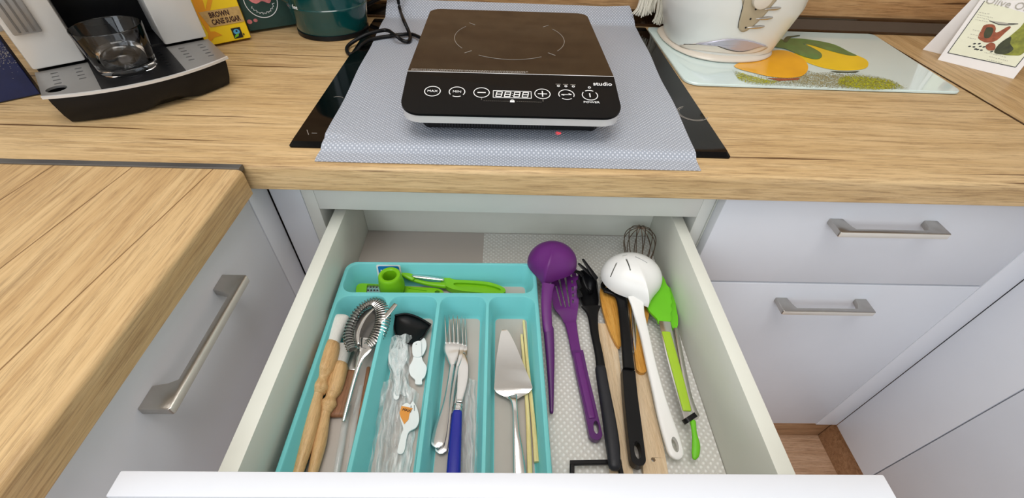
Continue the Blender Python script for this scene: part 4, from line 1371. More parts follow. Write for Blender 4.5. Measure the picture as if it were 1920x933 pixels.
def inset(r, d): return rr(r[0] + d, r[1] + d, r[2] - d, r[3] - d, max(.004, .015 - d), 7)
o_top = rr(R2, R2, .2815 - R2, .3255 - R2, .016 - R2, 7)
full_r = (0, 0, .2815, .3255)
rings = [(rr(.003, .003, .2785, .3225, .014, 7), .6936), (rr(.0005, .0005, .281, .325, .0155, 7), ZR - .006), (outer, ZR - .0045), (outer, ZR - R2), (o_top, ZR)]
prev = None
for pts, z in rings:
    o = addring(pts, z)
    if prev is None:
        fs.append(tuple(range(o, o + n)))
    else:
        band(prev, o, n)
    prev = o
top_o = prev
hole_o = []
for p in pockets:
    a = addring(inset(p, -R2 * .6), ZR)
    b = addring(inset(p, .0003), ZR - R2)
    c_ = addring(inset(p, .0042), ZF + .004)
    d_ = addring(inset(p, .0075), ZF)
    band(a, b, n); band(b, c_, n); band(c_, d_, n)
    fs.append(tuple(range(d_, d_ + n)))
    hole_o.append(a)
polys = [[V((vs[top_o + i].x, vs[top_o + i].y, 0)) for i in range(n)]] + [[V((vs[h + i].x, vs[h + i].y, 0)) for i in range(n)] for h in hole_o]
idx = [top_o + i for i in range(n)] + [h + i for h in hole_o for i in range(n)]
fs += [tuple(idx[i] for i in t) for t in tessellate_polygon(polys)]
obj('tray_body', vs, fs, M['turq'], ty, 45)
for p in pockets:
    plate('compartment_floor', [tuple(TQ(a, b)[:2]) for a, b in inset(p, .0085)], ZF + .0001, ZF + .0005, M['tray_floor'], ty)['label'] = 'taupe compartment floor'
# blue sticker on the far wall of the rear compartment
sp_, sq_ = TQ(.0430, .0073, .7225), TQ(.0790, .0073, .7225)
sn_ = V((0, -.985, .17))
def SK(a, b): return lerp(sp_, sq_, a) + V((0, .17, .985)) * b
lb = pat('label_sticker', [SK(a / .036, b) for a, b in rr(0, -.013, .036, .0160, .003, 3)], sn_, M['print_white'], ty, .0004)
pat('label_field', [SK(a / .036, b) for a, b in rr(.0025, -.003, .0335, .0140, .0025, 3)], sn_, M['label_blue'], lb, .0010)
text('lettering', 'm', .0190, SK(.34, .0045) + sn_ * .0016, tu, (0, .17, .985), M['print_white'], lb)

# ---- rear compartment: three lime tools
g = thing('mini_grater', 'small lime green flat grater, half hidden by the tapered lime cup', 'grater', (-0.1733,-0.0326,0.7010))
fr_o = [(-0.2302,-0.0453,0.7060), (-0.2324,-0.0265,0.7060), (-0.2194,-0.0197,0.7060), (-0.1750,-0.0187,0.7060), (-0.1289,-0.0284,0.7060), (-0.1004,-0.0383,0.7060), (-0.0954,-0.0566,0.7060), (-0.2028,-0.0588,0.7060)]
fo = quad_round([V((q[0], q[1], 0)) for q in ((-0.2297,-0.0534,0.7060), (-0.0985,-0.0567,0.7060), (-0.1028,-0.0310,0.7060), (-0.2366,-0.0223,0.7060))], (.006, .010, .012, .012))
h1 = quad_round([V((q[0], q[1], 0)) for q in ((-0.2159,-0.0490,0.7060), (-0.1876,-0.0495,0.7060), (-0.1923,-0.0256,0.7060), (-0.2198,-0.0251,0.7060))], (.003,) * 4)
h2 = [((-0.1117,-0.0375,0.7060)[0] + .004 * math.cos(2 * PI * i / 14), (-0.1117,-0.0375,0.7060)[1] + .003 * math.sin(2 * PI * i / 14)) for i in range(14)]
plate('frame', fo, .7000, .7062, M['lime'], g, [h1, h2])
gx = [q[0] for q in h1]; gy = [q[1] for q in h1]
plate('blade', quad_round([V((min(gx), min(gy), 0)), V((max(gx), min(gy), 0)), V((max(gx), max(gy), 0)), V((min(gx), max(gy), 0))], (.002,) * 4), .7020, .7034, M['chrome_soft'], g)
dat = []
for i in range(6):
    for j in range(4):
        c0 = V((lerp(min(gx) + .003, max(gx) - .003, (i + .5 * (j % 2)) / 5.5), lerp(min(gy) + .003, max(gy) - .003, j / 3), .7034))
        dat.append(lathe_data([(.0015, 0), (.0011, .0013), (.0006, .0013), (.0005, .0002)], c0, 8))
obj('tooth', *join(dat), M['gunmetal'], g, 40)
obj('rib', *join([strip_data((-0.1546,-0.0439,0.7063), (-0.1169,-0.0472,0.7063), .0012, UP, .0012), strip_data((-0.1558,-0.0314,0.7063), (-0.1279,-0.0360,0.7063), .0012, UP, .0010)]), M['lime'], g, 0)
gc = V((-0.1772,-0.0408,0.7070))
cup_ = lathe('tapered_cup', [(.0135, .7064), (.0150, .7072), (.0185, .716), (.0186, .724), (.0165, .739), (.0160, .7425), (.0148, .7440), (.0112, .7440), (.0098, .7425), (.0094, .715), (.0005, .7145)], (gc.x, gc.y + .0022, 0), M['lime'], None, 40)
tag(cup_, 'lime green tapered plastic cup with a deep round opening, standing upright', 'cup')
pe = thing('vegetable_peeler', 'lime green vegetable peeler with a straight steel blade lying in the rear compartment', 'peeler', (-0.0880,-0.0295,0.7120))
loft('head', [((-0.1650,-0.0135,0.7200), .010, .006), ((-0.1565,-0.0168,0.7190), .013, .006), ((-0.1490,-0.0203,0.7170), .010, .005)], M['lime'], pe, n=12, e=3)
loft('head_arm', [((-0.1555,-0.0179,0.7130), .006, .006), ((-0.1288,-0.0253,0.7110), .006, .006), ((-0.1012,-0.0280,0.7100), .010, .008)], M['lime'], pe, n=12, e=3)
hout = cr([(-0.1085,-0.0181,0.7120), (-0.0995,-0.0113,0.7120), (-0.0890,-0.0177,0.7120), (-0.0645,-0.0193,0.7120), (-0.0358,-0.0219,0.7120), (-0.0153,-0.0300,0.7120), (-0.0088,-0.0382,0.7120), (-0.0152,-0.0446,0.7120), (-0.0351,-0.0440,0.7120), (-0.0631,-0.0415,0.7120), (-0.0856,-0.0378,0.7120), (-0.0991,-0.0308,0.7120)], 5, True)
hin = cr([(-0.0868,-0.0252,0.7120), (-0.0641,-0.0247,0.7120), (-0.0381,-0.0273,0.7120), (-0.0201,-0.0332,0.7120), (-0.0169,-0.0384,0.7120), (-0.0352,-0.0399,0.7120), (-0.0633,-0.0373,0.7120), (-0.0830,-0.0315,0.7120)], 5, True)
plate('handle', hout, .7035, .7130, M['lime'], pe, [hin], 40)
plate('handle_web', [(V(q) + (V((-0.0516,-0.0318,0.7120)) - V(q)) * -.06)[:2] for q in hin], .7060, .7090, M['lime'], pe, [[((-0.0201,-0.0385,0.7120)[0] + .0025 * math.cos(2 * PI * i / 10), (-0.0201,-0.0385,0.7120)[1] + .0018 * math.sin(2 * PI * i / 10)) for i in range(10)]])
loft('blade', [((-0.1497,-0.0186,0.7200), .0050, .003), ((-0.1285,-0.0209,0.7195), .0062, .0035), ((-0.1035,-0.0233,0.7180), .0050, .003)], M['chrome'], pe, n=10, e=2.5)

# ---- first compartment: brushes, strainer, sticks
def turned(name, pts, m, parent, n=20):
    return loft(name, [(p, w_, w_) for p, w_ in pts], m, parent, n=n, k=5)
b1 = thing('pastry_brush', 'front pastry brush with turned beech handle and stiff white bristles', 'brush', (-0.2376,-0.2141,0.7120), 'wooden pastry brushes')
turned('handle', [((-0.2356,-0.1480,0.7225), .0245), ((-0.2353,-0.1587,0.7220), .0262), ((-0.2348,-0.1776,0.7205), .0258), ((-0.2347,-0.1839,0.7200), .0205), ((-0.2346,-0.1902,0.7195), .0160), ((-0.2344,-0.1950,0.7193), .0180), ((-0.2343,-0.2019,0.7190), .0232), ((-0.2345,-0.2072,0.7185), .0185), ((-0.2346,-0.2124,0.7180), .0150), ((-0.2322,-0.2333,0.7165), .0178), ((-0.2300,-0.2643,0.7145), .0162), ((-0.2298,-0.2928,0.7125), .0122), ((-0.2290,-0.3157,0.7110), .0095)], M['beech'], b1)
loft('bristles', [((-0.2356,-0.1480,0.7225), .0195, .0175), ((-0.2364,-0.1294,0.7240), .0225, .0195), ((-0.2360,-0.1147,0.7250), .0255, .020), ((-0.2356,-0.1054,0.7255), .0270, .018), ((-0.2358,-0.1010,0.7255), .0255, .013), ((-0.2358,-0.0983,0.7255), .0190, .007)], M['bristle'], b1, n=24, e=2.4, caps=(0, 0), k=6)
b2 = thing('pastry_brush', 'rear pastry brush with slim beech handle and greyish bristles', 'brush', (-0.2178,-0.2109,0.7060), 'wooden pastry brushes')
turned('handle', [((-0.2202,-0.1710,0.7120), .0215), ((-0.2192,-0.1870,0.7115), .0212), ((-0.2192,-0.2017,0.7110), .0195), ((-0.2195,-0.2073,0.7110), .0145), ((-0.2199,-0.2114,0.7110), .0135), ((-0.2202,-0.2182,0.7110), .0198), ((-0.2206,-0.2246,0.7105), .0150), ((-0.2211,-0.2313,0.7095), .0125), ((-0.2173,-0.2630,0.7085), .0142), ((-0.2161,-0.2908,0.7070), .0112), ((-0.2146,-0.3142,0.7060), .0090)], M['beech'], b2)
loft('bristles', [((-0.2216,-0.1710,0.7120), .0180, .015), ((-0.2219,-0.1542,0.7125), .0200, .016), ((-0.2219,-0.1384,0.7130), .0215, .016)], M['grey_bristle'], b2, n=24, e=2.6, caps=(0, 0), k=6)
b3 = thing('wooden_spatula', 'brown wooden handled tool with a steel collar under the cocktail strainer', 'spatula', (-0.2112,-0.2024,0.7030))
loft('handle', [((-0.2089,-0.1723,0.7040), .0200, .008), ((-0.2094,-0.1958,0.7040), .0205, .008), ((-0.2080,-0.2273,0.7040), .0195, .008)], M['rosewood'], b3, n=16, e=4)
loft('collar', [((-0.2099,-0.1382,0.7040), .0175, .005), ((-0.2090,-0.1692,0.7040), .0185, .006)], M['chrome_soft'], b3, n=16, e=4)
ct = thing('cocktail_strainer', 'steel cocktail strainer with a coiled spring rim and long thin handle', 'strainer', (-0.1888,-0.1295,0.7350))
ctr = [(-0.2024,-0.1566,0.7330), (-0.2123,-0.1378,0.7345), (-0.2124,-0.1139,0.7365), (-0.2036,-0.0931,0.7385), (-0.1891,-0.0862,0.7395), (-0.1768,-0.0971,0.7385), (-0.1723,-0.1175,0.7365), (-0.1758,-0.1388,0.7345), (-0.1841,-0.1511,0.7335)]
axis_ = cr(ctr, 24)
coil = []
NT = 44
for i in range(NT * 10 + 1):
    t = i / (NT * 10) * (len(axis_) - 2)
    k_ = int(t)
    p = V(axis_[k_]).lerp(V(axis_[k_ + 1]), t - k_)
    d = (V(axis_[k_ + 1]) - V(axis_[max(k_ - 1, 0)])).normalized()
    s_ = d.cross(V((0, 0, 1))).normalized()
    a = 2 * PI * i / 10
    wf = .0064 + .0036 * min(1, max(0, (t / len(axis_) - .42) / .2)) * min(1, (1.02 - t / len(axis_)) / .15)
    coil.append(p + s_ * wf * math.cos(a) + V((0, 0, 1)) * .0048 * math.sin(a))
tube('spring_coil', coil, .00090, M['chrome_soft'], ct, 5, 1)
loft('coil_shade', [(p, .0085, .0060) for p in ctr[:-1]], M['gunmetal'], ct, n=10, caps=(0, 0))  # dark tube added as the shade between the windings
plate('strainer_plate', [tuple(q[:2]) for q in cr([(-0.2014,-0.1434,0.7310), (-0.2084,-0.1151,0.7310), (-0.2017,-0.0954,0.7310), (-0.1899,-0.0897,0.7310), (-0.1818,-0.1005,0.7310), (-0.1784,-0.1231,0.7310), (-0.1824,-0.1431,0.7310), (-0.1866,-0.1543,0.7310)], 4, True)], .7306, .7318, M['gunmetal'], ct)
loft('curved_tongue', [((-0.1957,-0.1504,0.7370), .003, .0012), ((-0.1989,-0.1348,0.7400), .0045, .0012), ((-0.1951,-0.1142,0.7420), .0045, .0012), ((-0.1869,-0.0998,0.7430), .003, .0012)], M['chrome'], ct, n=8)
loft('handle', [((-0.1857,-0.1393,0.7325), .0230, .0018), ((-0.1870,-0.1527,0.7310), .0170, .0018), ((-0.1909,-0.1667,0.7285), .0090, .0030), ((-0.1931,-0.1886,0.7240), .0052, .0036), ((-0.1948,-0.2138,0.7190), .0046, .0034), ((-0.1961,-0.2395,0.7140), .0040, .0030)], M['chrome'], ct, n=12, e=2.4)
loft('hook_tab', [((-0.1750,-0.1189,0.7395), .0065, .0014), ((-0.1665,-0.1067,0.7420), .0065, .0014), ((-0.1583,-0.0919,0.7440), .0060, .0014)], M['chrome_soft'], ct, n=10, e=4, caps=(0, 1))
o = lathe('clear_tube', [(.0036, 0), (.0042, .001), (.0042, .088), (.0036, .089), (.0034, .088), (.0034, .001)], (-0.1903,-0.3033,0.7045), M['tube'], None, 20, V((-0.2000,-0.2066,0.7045)) - V((-0.1903,-0.3033,0.7045)))
tag(o, 'thin clear plastic tube lying beside the brown wooden stick', 'tube')
o = loft('clear_straw', [((-0.1780,-0.3031,0.7040), .0060, .006), ((-0.1868,-0.2362,0.7040), .0060, .006), ((-0.1899,-0.1920,0.7040), .0060, .006)], M['tube'], None, n=14)
tag(o, 'clear plastic straw along the brown wooden stick', 'straw')
o = loft('wooden_stick', [((-0.1755,-0.3028,0.7030), .0046, .005), ((-0.1809,-0.2357,0.7030), .0046, .005), ((-0.1862,-0.1653,0.7030), .0046, .005)], M['rosewood'], None, n=10, e=3)
tag(o, 'thin brown wooden stick along the compartment wall', 'stick')

# ---- second compartment: wrapped disposable cutlery
sc = thing('black_scoop', 'black plastic scoop at the far end of the wrapped white cutlery', 'scoop', (-0.1428,-0.0966,0.7020))
so = cr([(-0.1644,-0.0885,0.7130), (-0.1510,-0.0835,0.7130), (-0.1313,-0.0897,0.7130), (-0.1133,-0.1013,0.7130), (-0.1154,-0.1097,0.7110), (-0.1231,-0.1241,0.7090), (-0.1365,-0.1313,0.7080), (-0.1533,-0.1246,0.7090), (-0.1628,-0.1105,0.7110)], 4, True)
shell('bowl', so, (-0.1402,-0.1038,0.7020), lambda s: math.sin(s * PI / 2), .0015, M['black_plastic'], sc)
loft('rim', [(p_, .0030, .0022) for p_ in ((-0.1641,-0.0887,0.7145), (-0.1488,-0.0859,0.7150), (-0.1307,-0.0921,0.7150), (-0.1129,-0.1032,0.7145))], M['black_plastic'], sc, n=10)
def fork_plate(name, head, tines, m, z0, th, parent):
    return plate(name, head, lambda x, y: z0(x, y) - th, z0, m, parent, tines, 40)
f1 = thing('plastic_fork', 'white disposable fork in clear wrap, near the black scoop', 'fork', (-0.1498,-0.1587,0.7060))
ho = cr([(-0.1593,-0.1359,0.7080), (-0.1583,-0.1257,0.7080), (-0.1544,-0.1274,0.7080), (-0.1510,-0.1265,0.7080), (-0.1472,-0.1273,0.7080), (-0.1444,-0.1272,0.7080), (-0.1396,-0.1389,0.7080), (-0.1376,-0.1550,0.7080), (-0.1411,-0.1676,0.7080), (-0.1424,-0.1752,0.7080), (-0.1410,-0.1871,0.7080), (-0.1387,-0.2077,0.7080), (-0.1452,-0.2077,0.7080), (-0.1482,-0.1842,0.7080), (-0.1525,-0.1723,0.7080), (-0.1606,-0.1585,0.7080), (-0.1630,-0.1458,0.7080)], 4, True)
def slit(a, b, w_):
    a, b = V(a), V(b)
    d = (b - a).normalized()
    s_ = V((-d.y, d.x, 0)) * w_ / 2
    return [tuple(p[:2]) for p in (a - s_, b - s_ * .6, b + s_ * .6, a + s_)]
plate('fork_body', ho, .7062, .7082, M['white_plastic'], f1, [slit((-0.1550,-0.1299,0.7080), (-0.1554,-0.1375,0.7080), .0016), slit((-0.1516,-0.1290,0.7080), (-0.1506,-0.1390,0.7080), .0016), slit((-0.1480,-0.1290,0.7080), (-0.1461,-0.1381,0.7080), .0016)], 40)
f2 = thing('plastic_spoon', 'white folding disposable spoon lying at the compartment wall', 'spoon', (-0.1242,-0.1584,0.7060))
plate('bowl', cr([(-0.1290,-0.1477,0.7080), (-0.1215,-0.1460,0.7080), (-0.1166,-0.1563,0.7080), (-0.1105,-0.1656,0.7080), (-0.1109,-0.1778,0.7080), (-0.1142,-0.1831,0.7080), (-0.1134,-0.1889,0.7080), (-0.1214,-0.1890,0.7080), (-0.1229,-0.1832,0.7080), (-0.1300,-0.1765,0.7080), (-0.1331,-0.1659,0.7080), (-0.1305,-0.1565,0.7080)], 4, True), .7056, .7078, M['white_plastic'], f2, [], 40)
plate('hinge_tab', cr([(-0.1335,-0.1319,0.7090), (-0.1291,-0.1276,0.7090), (-0.1232,-0.1284,0.7090), (-0.1203,-0.1441,0.7090), (-0.1201,-0.1506,0.7090), (-0.1291,-0.1507,0.7090), (-0.1325,-0.1427,0.7090)], 4, True), .7080, .7096, M['white_plastic'], f2, [[((-0.1288,-0.1319,0.7090)[0] + .0009 * math.cos(2 * PI * i / 10), (-0.1288,-0.1319,0.7090)[1] + .0009 * math.sin(2 * PI * i / 10)) for i in range(10)]], 40)
plate('folded_handle', cr([(-0.1259,-0.1263,0.7070), (-0.1218,-0.1193,0.7070), (-0.1166,-0.1261,0.7070), (-0.1152,-0.1362,0.7070), (-0.1180,-0.1469,0.7070), (-0.1209,-0.1461,0.7070)], 4, True), .7056, .7072, M['white_plastic'], f2, [], 40)
f3 = thing('plastic_fork', 'white disposable fork with an orange label, nearest the drawer front', 'fork', (-0.1222,-0.2429,0.7060))
ho = cr([(-0.1328,-0.2328,0.7090), (-0.1342,-0.2217,0.7090), (-0.1306,-0.2163,0.7090), (-0.1270,-0.2149,0.7090), (-0.1235,-0.2169,0.7090), (-0.1209,-0.2128,0.7090), (-0.1178,-0.2162,0.7090), (-0.1135,-0.2235,0.7090), (-0.1100,-0.2346,0.7090), (-0.1117,-0.2441,0.7090), (-0.1189,-0.2492,0.7090), (-0.1210,-0.2553,0.7090), (-0.1211,-0.2690,0.7090), (-0.1232,-0.2742,0.7090), (-0.1280,-0.2737,0.7090), (-0.1290,-0.2685,0.7090), (-0.1277,-0.2517,0.7090), (-0.1268,-0.2461,0.7090)], 4, True)
fb = plate('fork_body', ho, .7072, .7092, M['white_plastic'], f3, [slit((-0.1220,-0.2182,0.7090), (-0.1216,-0.2249,0.7090), .0012), slit((-0.1182,-0.2175,0.7090), (-0.1171,-0.2249,0.7090), .0012)], 40)
lo = [(-0.1333,-0.2190,0.7096), (-0.1194,-0.2218,0.7096), (-0.1222,-0.2285,0.7096), (-0.1223,-0.2356,0.7096), (-0.1263,-0.2414,0.7096), (-0.1322,-0.2325,0.7096), (-0.1342,-0.2279,0.7096)]
lb = pat('label_sticker', lo, UP, M['label_orange'], f3, .0, .0003)
text('lettering', 'MAXI', .0046, V((-0.1259,-0.2247,0.7100)), V((-0.1187,-0.2260,0.7100)) - V((-0.1325,-0.2232,0.7100)), (-.1, 1, 0), M['black_ink'], lb)
def wrap(name, c, m, label, group=None, amp=.0014, arch=.006):
    """crinkled clear sleeve: corners near-left, near-right, far-right, far-left"""
    c = [V(q) for q in c]
    ph = random.uniform(0, 6)
    def f(u, v):
        p = c[0].lerp(c[1], u).lerp(c[3].lerp(c[2], u), v)
        z = arch * math.sin(PI * u) ** .7 + amp * (math.sin(19 * u + ph + 3 * v) + .7 * math.sin(33 * v + 11 * u + ph))
        z *= min(1, 8 * u, 8 * (1 - u))
        return p + V((.0008 * math.sin(26 * v + ph), 0, z))
    o = sheet(name, f, 26, 60, m, None, .0001)
    return tag(o, label, 'wrapper', group)
wrap('clear_wrapper', ((-0.1463,-0.2055,0.7035), (-0.1293,-0.2053,0.7035), (-0.1383,-0.1141,0.7040), (-0.1728,-0.1250,0.7040)), M['film2'], 'clear crinkled wrapper over the white fork near the black scoop', amp=.0012, arch=.0075)
wrap('clear_wrapper', ((-0.1578,-0.3003,0.7005), (-0.1383,-0.3002,0.7005), (-0.1416,-0.1822,0.7005), (-0.1679,-0.1862,0.7005)), M['film'], 'clear plastic wrapper along the turquoise wall under the orange labelled fork', amp=.0015, arch=.007)
wrap('clear_wrapper', ((-0.1416,-0.3004,0.7010), (-0.1118,-0.3003,0.7010), (-0.1167,-0.1990,0.7010), (-0.1523,-0.1751,0.7010)), M['film2'], 'crinkled clear wrapper beneath the fork with the orange label', amp=.0011, arch=.0052)
st = loft('plastic_cutlery', [((-0.1470,-0.3002,0.7035), .0065, .003), ((-0.1513,-0.2421,0.7035), .0060, .003), ((-0.1549,-0.1950,0.7035), .0085, .003)], M['white_plastic'], None, n=12, e=3)
st.data.materials.clear(); st.data.materials.append(M['tube'])
tag(st, 'clear plastic cutlery handle inside the wrapper by the turquoise wall', 'cutlery')

# ---- third compartment: steel forks and a blue knife
def fork(label, tip_l, tip_r, root, neck, mid, end, z, dz, wn, we):
    """steel table fork, tines away from the viewer; all points in the drawer"""
    t = thing('table_fork', label, 'fork', V(mid), 'steel forks in the tray')
    a, b, r = V(tip_l), V(tip_r), V(root)
    w_ = (b - a).length
    for i in range(4):
        s_ = lerp(a, b, i / 3)
        q = r + (b - a) * (i / 3 - .5) * .92 + V((0, .004, .0))
        loft('tine', [(q, .0031, .0021), (lerp(q, s_, .5) + V((0, 0, dz * .6)), .0026, .0018), (s_, .0012, .0010)], M['chrome'], t, n=8, k=3)
    loft('fork_head', [(r + V((0, .005, 0)), w_ * 1.12, .0019), (r + V((0, -.004, -.0006)), w_ * 1.2, .0019), (lerp(r, V(neck), .5), w_ * .92, .0022), (lerp(r, V(neck), .85), wn * 1.6, .0026), (V(neck), wn, .0030)], M['chrome'], t, n=16, e=2.6, caps=(0, 0))
    loft('handle', [(V(neck), wn, .0030), (lerp(V(neck), V(mid), .5), wn * .95, .0030), (V(mid), wn * 1.4, .0026), (lerp(V(mid), V(end), .6), we, .0024), (V(end), we * 1.06, .0022)], M['chrome'], t, n=14, e=2.4, caps=(0, 2))
    return t
fork('upper steel fork on the stack beside the blue handled knife', (-0.0939,-0.0909,0.7205), (-0.0764,-0.0906,0.7205), (-0.0801,-0.1385,0.7165), (-0.0768,-0.1668,0.7160), (-0.0797,-0.2202,0.7140), (-0.0846,-0.2615,0.7130), 0, .001, .0062, .0150)
fork('steel fork directly under the upper one, its handle end peeping out', (-0.0887,-0.0878,0.7140), (-0.0706,-0.0875,0.7140), (-0.0750,-0.1359,0.7100), (-0.0717,-0.1663,0.7100), (-0.0759,-0.2240,0.7080), (-0.0804,-0.2662,0.7070), 0, .001, .0060, .0145)
fork('lowest steel fork of the stack, leaning to the blue knife', (-0.0841,-0.0844,0.7070), (-0.0666,-0.0850,0.7070), (-0.0705,-0.1336,0.7040), (-0.0653,-0.1642,0.7040), (-0.0707,-0.2216,0.7030), (-0.0753,-0.2598,0.7030), 0, .001, .0058, .0120)
kf = thing('table_knife', 'table knife with a royal blue handle and steel collar', 'knife', (-0.0655,-0.2621,0.7090))
loft('blade', [((-0.0666,-0.1447,0.7085), .0090, .0012), ((-0.0638,-0.1628,0.7095), .0135, .0014), ((-0.0627,-0.1865,0.7100), .0125, .0014), ((-0.0645,-0.2132,0.7110), .0080, .0020)], M['chrome'], kf, n=14, e=3)
loft('collar', [((-0.0648,-0.2173,0.7110), .0100, .0085), ((-0.0655,-0.2286,0.7110), .0105, .0090)], M['chrome'], kf, n=16, e=3, caps=(0, 0))
for q in ((-0.0648,-0.2200,0.7110), (-0.0651,-0.2246,0.7110)):
    loft('collar_ring', [(V(q) + V((.0002, .0006, 0)), .0114, .0098), (V(q) - V((.0002, .0006, 0)), .0114, .0098)], M['chrome_soft'], kf, n=16, e=3, caps=(0, 0), k=1)
loft('handle', [((-0.0655,-0.2286,0.7110), .0118, .0105), ((-0.0652,-0.2508,0.7110), .0135, .0115), ((-0.0645,-0.2801,0.7105), .0150, .0120), ((-0.0636,-0.3097,0.7100), .0160, .0120)], M['blue_handle'], kf, n=20, e=3.2)
pk = thing('plastic_cutlery', 'clear plastic knife in its wrapper beside the royal blue handle', 'cutlery', (-0.0508,-0.2406,0.7020))
loft('knife', [((-0.0562,-0.1865,0.7035), .0055, .002), ((-0.0530,-0.2149,0.7035), .0065, .002), ((-0.0495,-0.2598,0.7035), .0080, .002), ((-0.0475,-0.3008,0.7035), .0085, .002)], M['tube'], pk, n=12, e=3)
wrap('clear_wrapper', ((-0.0552,-0.2999,0.7005), (-0.0372,-0.2998,0.7005), (-0.0457,-0.1803,0.7005), (-0.0643,-0.1791,0.7005)), M['film'], 'flat clear wrapper in the fork compartment, around a clear knife', amp=.0010, arch=.0045)

# ---- fourth compartment: cake server and chopsticks
cs_ = thing('cake_server', 'polished steel cake server with a pointed triangular blade', 'cake server', (-0.0035,-0.1757,0.7120))
bo_ = cr([(-0.0145,-0.1145,0.7165), (-0.0101,-0.1121,0.7170), (-0.0049,-0.1143,0.7165), (0.0044,-0.1337,0.7150), (0.0139,-0.1599,0.7130), (0.0248,-0.1908,0.7105), (0.0239,-0.1971,0.7100), (0.0184,-0.2020,0.7098), (0.0090,-0.2070,0.7098), (0.0037,-0.2106,0.7100), (-0.0015,-0.2100,0.7100), (-0.0094,-0.2058,0.7098), (-0.0173,-0.2024,0.7098), (-0.0221,-0.1976,0.7100), (-0.0222,-0.1914,0.7105), (-0.0208,-0.1604,0.7130), (-0.0178,-0.1340,0.7150)], 4, True)
y_a, y_b = (-0.0101,-0.1121,0.7170)[1], (-0.0002,-0.2093,0.7100)[1]
zs = lambda x, y: .7098 + .0075 * max(0, min(1, (y - y_b) / (y_a - y_b))) + 1.2 * max(0, abs(x - .004) - .016) * .12
plate('blade', bo_, lambda x, y: zs(x, y) - .0013, zs, M['chrome'], cs_, [], 60)
loft('handle', [((0.0005,-0.2055,0.7108), .0120, .0024), ((0.0023,-0.2133,0.7125), .0078, .0040), ((0.0034,-0.2271,0.7135), .0064, .0044), ((0.0044,-0.2507,0.7120), .0080, .0042), ((0.0066,-0.2736,0.7095), .0118, .0036), ((0.0085,-0.3033,0.7070), .0145, .0032)], M['chrome'], cs_, n=16, e=2.6, k=6)
for lbl, pts in (('longer bamboo chopstick, next to the turquoise wall', ((0.0176,-0.0878,0.7040), (0.0213,-0.1631,0.7040), (0.0258,-0.2408,0.7040), (0.0271,-0.2807,0.7040))), ('shorter bamboo chopstick, nearer the cake server', ((0.0140,-0.1115,0.7040), (0.0169,-0.1709,0.7040), (0.0190,-0.2344,0.7040), (0.0192,-0.3023,0.7040)))):
    o = loft('chopstick', [(p, .0036 + .0008 * i, .0040 + .0006 * i) for i, p in enumerate(pts)], M['bamboo'], None, n=12, e=4, caps=(1, 0))
    tag(o, lbl, 'chopstick', 'bamboo chopsticks')

# ================================================================ cooking utensils beside the tray
def handle_hole(p, r1, r2, d):
    """hang hole outline: oval along d"""
    p, d = V(p), V(d).normalized()
    s_ = V((-d.y, d.x, 0))
    return [p + d * r2 * math.cos(2 * PI * i / 20) + s_ * r1 * math.sin(2 * PI * i / 20) for i in range(20)]
def bar(name, secs, m, parent, holes=(), zb=None, k=6, th=None, smooth=50, end_round=True):
    """flat-sided handle as a plate with real hang holes: secs (point, width), thickness th"""
    s_ = cr([tuple(p) + (w_,) for p, w_ in secs], k)
    P3 = [V(q[:3]) for q in s_]
    L_, R_ = [], []
    for i, q in enumerate(s_):
        d = P3[min(i + 1, len(s_) - 1)] - P3[max(i - 1, 0)]
        d.z = 0
        d.normalize()
        n_ = V((-d.y, d.x, 0))
        L_.append(P3[i] + n_ * q[3] / 2)
        R_.append(P3[i] - n_ * q[3] / 2)
    out = [tuple(p[:2]) for p in L_]
    if end_round:
        d = (P3[-1] - P3[-2])
        d.z = 0
        d.normalize()
        n_ = V((-d.y, d.x, 0))
        r = s_[-1][3] / 2
        out += [tuple((P3[-1] + n_ * r * math.cos(a) + d * r * math.sin(a))[:2]) for a in [PI * i / 12 for i in range(1, 12)]]
    out += [tuple(p[:2]) for p in R_[::-1]]
    def zt(x, y):
        best, bz = 9, 0
        for q in P3:
            e_ = (q.x - x) ** 2 + (q.y - y) ** 2
            if e_ < best: best, bz = e_, q.z
        return bz
    o = plate(name, out, lambda x, y: zt(x, y) - th, zt, m, parent, [[tuple(p[:2]) for p in h] for h in holes], smooth)
    md = o.modifiers.new('bevel', 'BEVEL')
    md.width = min(.0016, th * .3)
    md.segments = 2
    md.limit_method = 'ANGLE'
    md.angle_limit = .9
    return o
dome = lambda s: math.sin(s * PI / 2) ** .95

# whisk at the far end
wk = thing('whisk', 'dark wire balloon whisk, tip poking out behind the white skimmer', 'whisk', (0.2080,0.0280,0.7000))
wb_, wt_ = V((0.1895,-0.0305,0.7080)), V((0.2207,0.0925,0.7200))
wd = (wt_ - wb_)
ws = V((0, 0, 1)).cross(wd).normalized()
wn_ = wd.cross(ws).normalized() * -1
wp = cr([(0, .10), (.2, .30), (.45, .72), (.68, .98), (.84, .95), (.95, .62), (1.0, .22)], 5)
for k_ in range(6):
    a = PI * (k_ + .35) / 6
    sd_ = ws * math.cos(a) + V((0, 0, 1)) * math.sin(a) * .7
    pts = [wb_ + V((0, 0, .009)) + wd * h + sd_ * (.0262 * r) for h, r in wp] + [wb_ + V((0, 0, .009)) + wd * h - sd_ * (.0262 * r) for h, r in wp[::-1]]
    obj('wire_loop', *tube_data(pts, .00075, 6, 1), M['wire'], wk, 60)
loft('handle', [((0.1888,-0.0337,0.7080), .0105, .0105), ((0.1767,-0.0837,0.7050), .0115, .0115), ((0.1684,-0.1364,0.7035), .0105, .0105)], M['chrome_soft'], wk, n=14)

